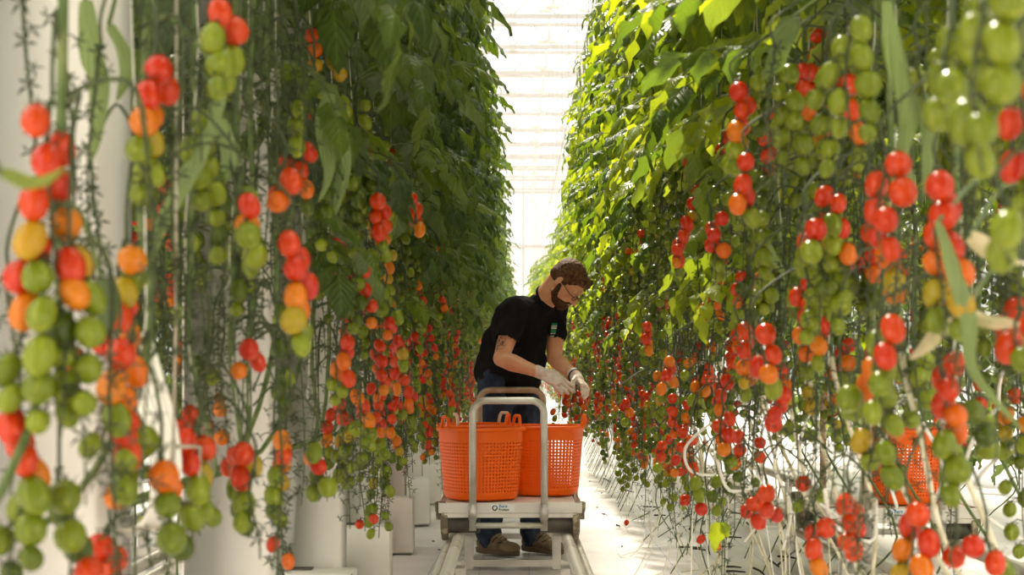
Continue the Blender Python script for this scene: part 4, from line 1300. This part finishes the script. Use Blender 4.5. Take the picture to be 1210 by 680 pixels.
    g.tube([H(-0.008, 0.104, 0.0), H(0, 0.107, 0.003), H(0.008, 0.104, 0.0)], 0.002, 6)
    gl = fit(part('glasses', g, 'black', t, True)); gl['label'] = 'thin dark framed glasses'
    lz = MB()
    for s_ in (-1, 1):
        vs = [H(s_ * 0.031 + 0.023 * math.cos(2 * math.pi * k / 16), 0.1022, -0.004 + 0.0145 * math.sin(2 * math.pi * k / 16)) for k in range(16)]
        lz.add(vs + [v - f * 0.0012 for v in vs], [tuple(range(16)), tuple(range(16, 32))[::-1]] + [(k, (k + 1) % 16, 16 + (k + 1) % 16, 16 + k) for k in range(16)])
    part('lenses', lz, 'glass', gl)
    # --- t-shirt
    mb = MB()
    mb.ball(pel + Vector((-0.01, 0, 0.01)), (0.178, 0.135, 0.095), TX, 24, 16); mb.cap(PX(597, 464, 8.29), PX(600, 440, 8.27), 0.150, 0.148, 24)
    mb.ball(bel, (0.168, 0.135, 0.13), TX, 24, 16)
    mb.ball(che + Vector((-0.015, 0, 0.01)), (0.178, 0.142, 0.165), TX, 24, 16)
    mb.ball(PX(616, 372, 8.16), (0.165, 0.115, 0.09), TX, 24, 16)
    mb.cap(PX(590, 400, 8.22), PX(578, 440, 8.28), 0.085, 0.085)
    mb.cap(PX(632, 405, 8.10), PX(622, 452, 8.18), 0.085, 0.075)
    mb.cap(shR, shL, 0.068, 0.064)
    mb.cap(nb + Vector((-0.02, 0.01, -0.035)), che, 0.075, 0.11)
    sl = shR.lerp(elR, 0.50); mb.cap(shR, sl, 0.072, 0.066); mb.cap(sl, shR.lerp(elR, 0.58), 0.066, 0.064)
    sl = shL.lerp(elL, 0.52); mb.cap(shL, sl, 0.064, 0.060)
    shirt = fit(blob('tshirt', mb, 'shirt', t, 0.007, 5, (0.07, 0.022)))
    eR = (elR - shR).normalized(); eL = (elL - shL).normalized(); nd = (hc - nb).normalized()
    def kshirt(p):
        if p.z < PX(600, 474, 8.25).z: return False
        if (p - shR).dot(eR) > (elR - shR).length * 0.62 and (p - shR.lerp(elR, 0.6)).length < 0.105 and (p - elR).length < (p - bel).length - 0.03: return False
        if (p - shL).dot(eL) > (elL - shL).length * 0.64 and (p - shL.lerp(elL, 0.64)).length < 0.095: return False
        return True
    trim(shirt, kshirt)
    # collar ring
    cr = MB(); pts = []
    a1 = nd.orthogonal().normalized(); a2 = nd.cross(a1)
    cc = nb + nd * 0.012
    for k in range(25):
        a = 2 * math.pi * k / 24; pts.append(cc + (a1 * math.cos(a) + a2 * math.sin(a)) * 0.066)
    cr.tube(pts, 0.007, 8, cap=False); o = part('collar', cr, 'shirt', shirt, True)
    # chest badge, curved to the cloth: cast it onto the shirt
    from mathutils.bvhtree import BVHTree
    bv = BVHTree.FromPolygons([v.co.copy() for v in shirt.data.vertices], [tuple(p.vertices) for p in shirt.data.polygons])
    cam = Vector((0, 0, CH))
    def onshirt(x, y):
        d = (PX(x, y, 8.0) - cam).normalized()
        h = bv.ray_cast(cam, d); return (h[0] - d * 0.002) if h[0] else PX(x, y, 8.0)
    bd = MB()
    def strip(x0, x1, y0, y1, mi, sk=-1.5):
        nx_, ny_ = 4, 4; vs = []
        for j in range(ny_ + 1):
            for i in range(nx_ + 1):
                yy = y0 + (y1 - y0) * j / ny_; xx = x0 + (x1 - x0) * i / nx_ + sk * (yy - 382) / 16
                vs.append(onshirt(xx, yy))
        bd.add(vs, [(j * (nx_ + 1) + i, j * (nx_ + 1) + i + 1, (j + 1) * (nx_ + 1) + i + 1, (j + 1) * (nx_ + 1) + i) for j in range(ny_) for i in range(nx_)], mi)
    strip(652.4, 658.6, 382, 385, 0); strip(652.0, 658.5, 385, 386.4, 1); strip(652.0, 658.3, 387, 389, 1); strip(651.8, 658.0, 389, 394, 0); strip(651.5, 657.2, 394, 395, 1); strip(649.8, 656.4, 397, 398.6, 1)
    part('chest_badge', bd, ['badge', 'badgew'], shirt, True)['label'] = 'green and white chest badge'
    # --- jeans
    mb = MB()
    mb.ball(pel + Vector((0, 0, -0.03)), (0.165, 0.125, 0.12), TX, 20, 14)
    mb.chain([hipR, kneeR, ankR + Vector((0, 0, 0.02))], [0.098, 0.078, 0.066]); mb.chain([hipL, kneeL, ankL + Vector((0, 0, 0.02))], [0.098, 0.078, 0.066])
    mb.cap(ankR + Vector((-0.01, 0, 0.03)), ankR + Vector((0.0, 0, -0.005)), 0.066, 0.060); mb.cap(ankL + Vector((-0.01, 0, 0.03)), ankL + Vector((0, 0, -0.005)), 0.066, 0.060)
    fit(blob('jeans', mb, 'jeans', t, 0.008, 3, (0.05, 0.018)))
    # --- shoes
    for ank, dr in ((ankR, Vector((0.74, -0.67, 0)).normalized()), (ankL, Vector((0.70, -0.71, 0)).normalized())):
        c = Vector((ank.x, ank.y, 0)); sd = Vector((-dr.y, dr.x, 0))
        AX = Matrix((sd, dr, Vector((0, 0, 1)))).transposed()
        P = lambda a, b, z: c + dr * a + sd * b + Vector((0, 0, z))
        mb = MB()
        mb.ball(P(-0.03, 0, 0.052), (0.040, 0.055, 0.045), AX); mb.ball(P(0.06, 0, 0.048), (0.046, 0.085, 0.040), AX); mb.ball(P(0.145, 0, 0.040), (0.049, 0.070, 0.032), AX)
        mb.cap(P(-0.02, 0, 0.05), P(-0.01, 0, 0.11), 0.042, 0.046); mb.cap(P(0.0, 0, 0.095), P(0.09, 0, 0.06), 0.042, 0.036)
        sh = fit(blob('shoe', mb, 'shoe', t, 0.005, 3))
        so = MB(); n = 36; vs = []
        def outl(k, w):
            a = 2 * math.pi * k / n
            ca, sa = math.cos(a), math.sin(a)
            return (0.055 + 0.158 * ca * (1.0 if ca > 0 else 0.92) + w * ca, (0.049 + w) * sa * (1.0 + 0.08 * ca - (0.12 if abs(ca) < 0.25 else 0)))
        for z, w in ((0.0, -0.003), (0.004, 0.0), (0.024, 0.002), (0.030, -0.002)):
            for k in range(n): a, b = outl(k, w); vs.append(P(a, b, z))
        fs = [(j * n + k, j * n + (k + 1) % n, (j + 1) * n + (k + 1) % n, (j + 1) * n + k) for j in range(3) for k in range(n)] + [tuple(range(n))[::-1], tuple(3 * n + k for k in range(n))]
        so.add(vs, fs)
        o = part('sole', so, 'sole', sh, True)
        bvs = BVHTree.FromPolygons([v.co.copy() for v in sh.data.vertices], [tuple(p.vertices) for p in sh.data.polygons])
        def on(a, b):
            h = bvs.ray_cast(P(a, b, 0.3), Vector((0, 0, -1))); return (h[0] + Vector((0, 0, 0.0015))) if h[0] else None
        lc = MB()
        for i in range(5):
            a = 0.055 + 0.018 * i
            q = [on(a + (0.008 if j % 2 else -0.004) * 0, b) for j, b in enumerate((-0.022, -0.011, 0.0, 0.011, 0.022))]
            if all(q): lc.tube(q, 0.0028, 5)
        part('lace', lc, 'lace', sh, True)
        st = MB()
        for s_ in (-1, 1):
            for i in range(4):
                a = 0.02 + 0.032 * i; q = []
                for j in range(6):
                    b = s_ * (0.026 + 0.004 * j); p = on(a - 0.006 * j, b)
                    if p and p.z > 0.033: q.append(p)
                if len(q) >= 3: st.tube(q, 0.0032, 5)
        part('stripes', st, 'shoed', sh, True)
        o.location = o.location
    # --- gloves
    def hand(w, d, n, curls, thumb, s=1.0, flip=1, spread=0.06):
        d = d.normalized(); sd = d.cross(n).normalized() * flip; n = (sd * flip).cross(d).normalized() if False else (n - d * n.dot(d)).normalized()
        mb = MB()
        AX = Matrix((sd, d, n)).transposed()
        mb.ball(w + d * 0.050 * s, (0.041 * s, 0.056 * s, 0.0175 * s), AX, 20, 12)
        mb.ball(w + d * 0.078 * s, (0.040 * s, 0.026 * s, 0.0150 * s), AX)
        mb.cap(w - d * 0.028 * s, w + d * 0.02 * s, 0.031 * s, 0.027 * s)
        for i, (off, ln) in enumerate(((0.030, 0.074), (0.010, 0.083), (-0.010, 0.077), (-0.029, 0.060))):
            p = w + d * (0.088 - 0.004 * abs(i - 1.2)) * s + sd * off * s
            dd = (d + sd * spread * (1.5 - i)).normalized(); pts = [p - d * 0.02 * s, p]; c = curls[i]
            for k, fr_ in enumerate((0.45, 0.30, 0.25)):
                dd = Quaternion(sd * -1, c[k]) @ dd if True else dd
                # bend towards the palm (away from n)
                if (dd.dot(n) > 0.05): dd = (dd - n * 2 * dd.dot(n))
                p = p + dd * ln * fr_ * s; pts.append(p)
            mb.chain(pts, [0.0105 * s, 0.0103 * s, 0.0096 * s, 0.0090 * s, 0.0080 * s])
        p = w + d * 0.022 * s + sd * 0.026 * s; t1 = (d * 0.65 + sd * 0.75 - n * thumb[0]).normalized(); t2 = (d * 0.95 + sd * 0.1 - n * thumb[1]).normalized()
        mb.chain([p, p + t1 * 0.040 * s, p + t1 * 0.040 * s + t2 * 0.030 * s, p + t1 * 0.04 * s + (t2 * 0.055 - sd * 0.006) * s], [0.0155 * s, 0.0125 * s, 0.0108 * s, 0.0095 * s])
        return fit(blob('glove', mb, 'glove', t, 0.0034, 2, (0.012, 0.003)))
    hand(wrR, PX(662, 452, 7.80) - wrR, Vector((0.1, -0.72, 0.69)), [(0.5, 0.7, 0.5), (0.6, 0.8, 0.5), (0.75, 0.9, 0.5), (0.85, 0.9, 0.5)], (0.5, 0.5), 1.08, -1)
    hand(wrL, PX(692, 459, 7.86) - wrL, Vector((0.75, -0.25, 0.6)), [(0.5, 0.6, 0.4), (0.6, 0.7, 0.5), (0.7, 0.8, 0.5), (0.8, 0.8, 0.5)], (0.5, 0.6), 1.05, 1)
    # wristband over the left glove's cuff
    wb = MB(); d = (wrL - elL).normalized(); a1 = d.orthogonal().normalized(); a2 = d.cross(a1)
    wb.tube([wrL - d * 0.018 + (a1 * math.cos(a) + a2 * math.sin(a)) * 0.0335 for a in [2 * math.pi * k / 24 for k in range(25)]], 0.0055, 8, cap=False)
    fit(part('wristband', wb, 'black', t, True))['label'] = 'black wristband'
    # the truss of tomatoes he is holding over the basket
    rn = random.Random(2)
    hold = thing('held_truss', 'small truss of red and green tomatoes held by the worker over the baskets', 'tomatoes', tuple(PX(672, 456, 7.84)))
    for dx, cs, rz in ((0.0, 'RORROGGRGG', 0.3), (-0.05, '..R.GORG.G', 1.8), (0.05, '.RRO.RGGO', 2.6)):
        mb, fr = truss_geo(cs, rn, 0.02, 0.02, 0.0175, 0.0, 0.022, 0.005)
        o = part('truss', mb, 'truss', hold, True, loc=(dx, 0, 0), rot=(0, 0.25 if dx < 0 else -0.15, rz))
        for (p, e, s_, ch) in fr: link('tomato', FR[ch + '0'], o, loc=p, rot=e, scale=s_ * 0.85)


# ------------------------------------------------------------------ light, camera
def build_light():
    w = bpy.data.worlds.new('sky'); sc.world = w; w.use_nodes = True
    N, L = w.node_tree.nodes, w.node_tree.links
    bg = N['Background']
    tc = N.new('ShaderNodeTexCoord'); sp = N.new('ShaderNodeSeparateXYZ'); L.new(tc.outputs['Generated'], sp.inputs[0])
    mr = N.new('ShaderNodeMapRange'); mr.inputs['From Min'].default_value = 0.05; mr.inputs['From Max'].default_value = 0.9
    mr.inputs['To Min'].default_value = 0.85; mr.inputs['To Max'].default_value = 3.0
    L.new(sp.outputs['Z'], mr.inputs['Value']); L.new(mr.outputs[0], bg.inputs[1])
    bg.inputs[0].default_value = (1.0, 0.95, 0.875, 1)
    s = bpy.data.lights.new('sun', 'SUN'); s.energy = 9.5; s.angle = R(9); s.color = (1.0, 0.91, 0.75)
    o = bpy.data.objects.new('sun', s); COL.objects.link(o)
    d = Vector((0.19, -0.72, -1.0))       # travelling right, towards the camera and down
    o.rotation_euler = d.to_track_quat('-Z', 'Y').to_euler()
    c = bpy.data.cameras.new('camera'); co = bpy.data.objects.new('camera', c); COL.objects.link(co)
    co.location = (0, 0, CH); co.rotation_euler = (R(90), 0, 0)
    c.sensor_width = 36; c.lens = 36 * F / 1210
    c.shift_y = (HY - 340) / 1210; c.shift_x = -(CX - 605) / 1210
    c.clip_start = 0.05; c.clip_end = 200
    c.dof.use_dof = True; c.dof.focus_distance = 7.9; c.dof.aperture_fstop = 6.0
    sc.camera = co
    vs = sc.view_settings
    sc.display_settings.display_device = 'sRGB'
    vs.view_transform = 'Standard'; vs.look = 'None'; vs.gamma = 1.0; vs.exposure = 0.42; vs.use_curve_mapping = False
    cy = sc.cycles
    cy.max_bounces = 7; cy.diffuse_bounces = 4; cy.glossy_bounces = 2; cy.transmission_bounces = 4; cy.transparent_max_bounces = 8
    cy.use_denoising = True; cy.sample_clamp_indirect = 6


build_shell()
build_posts()
build_rails()
build_fruit_meshes()
build_trusses()
build_foliage()
build_trolley()
build_vines()
build_far_rows()
build_small()
build_worker()
build_light()
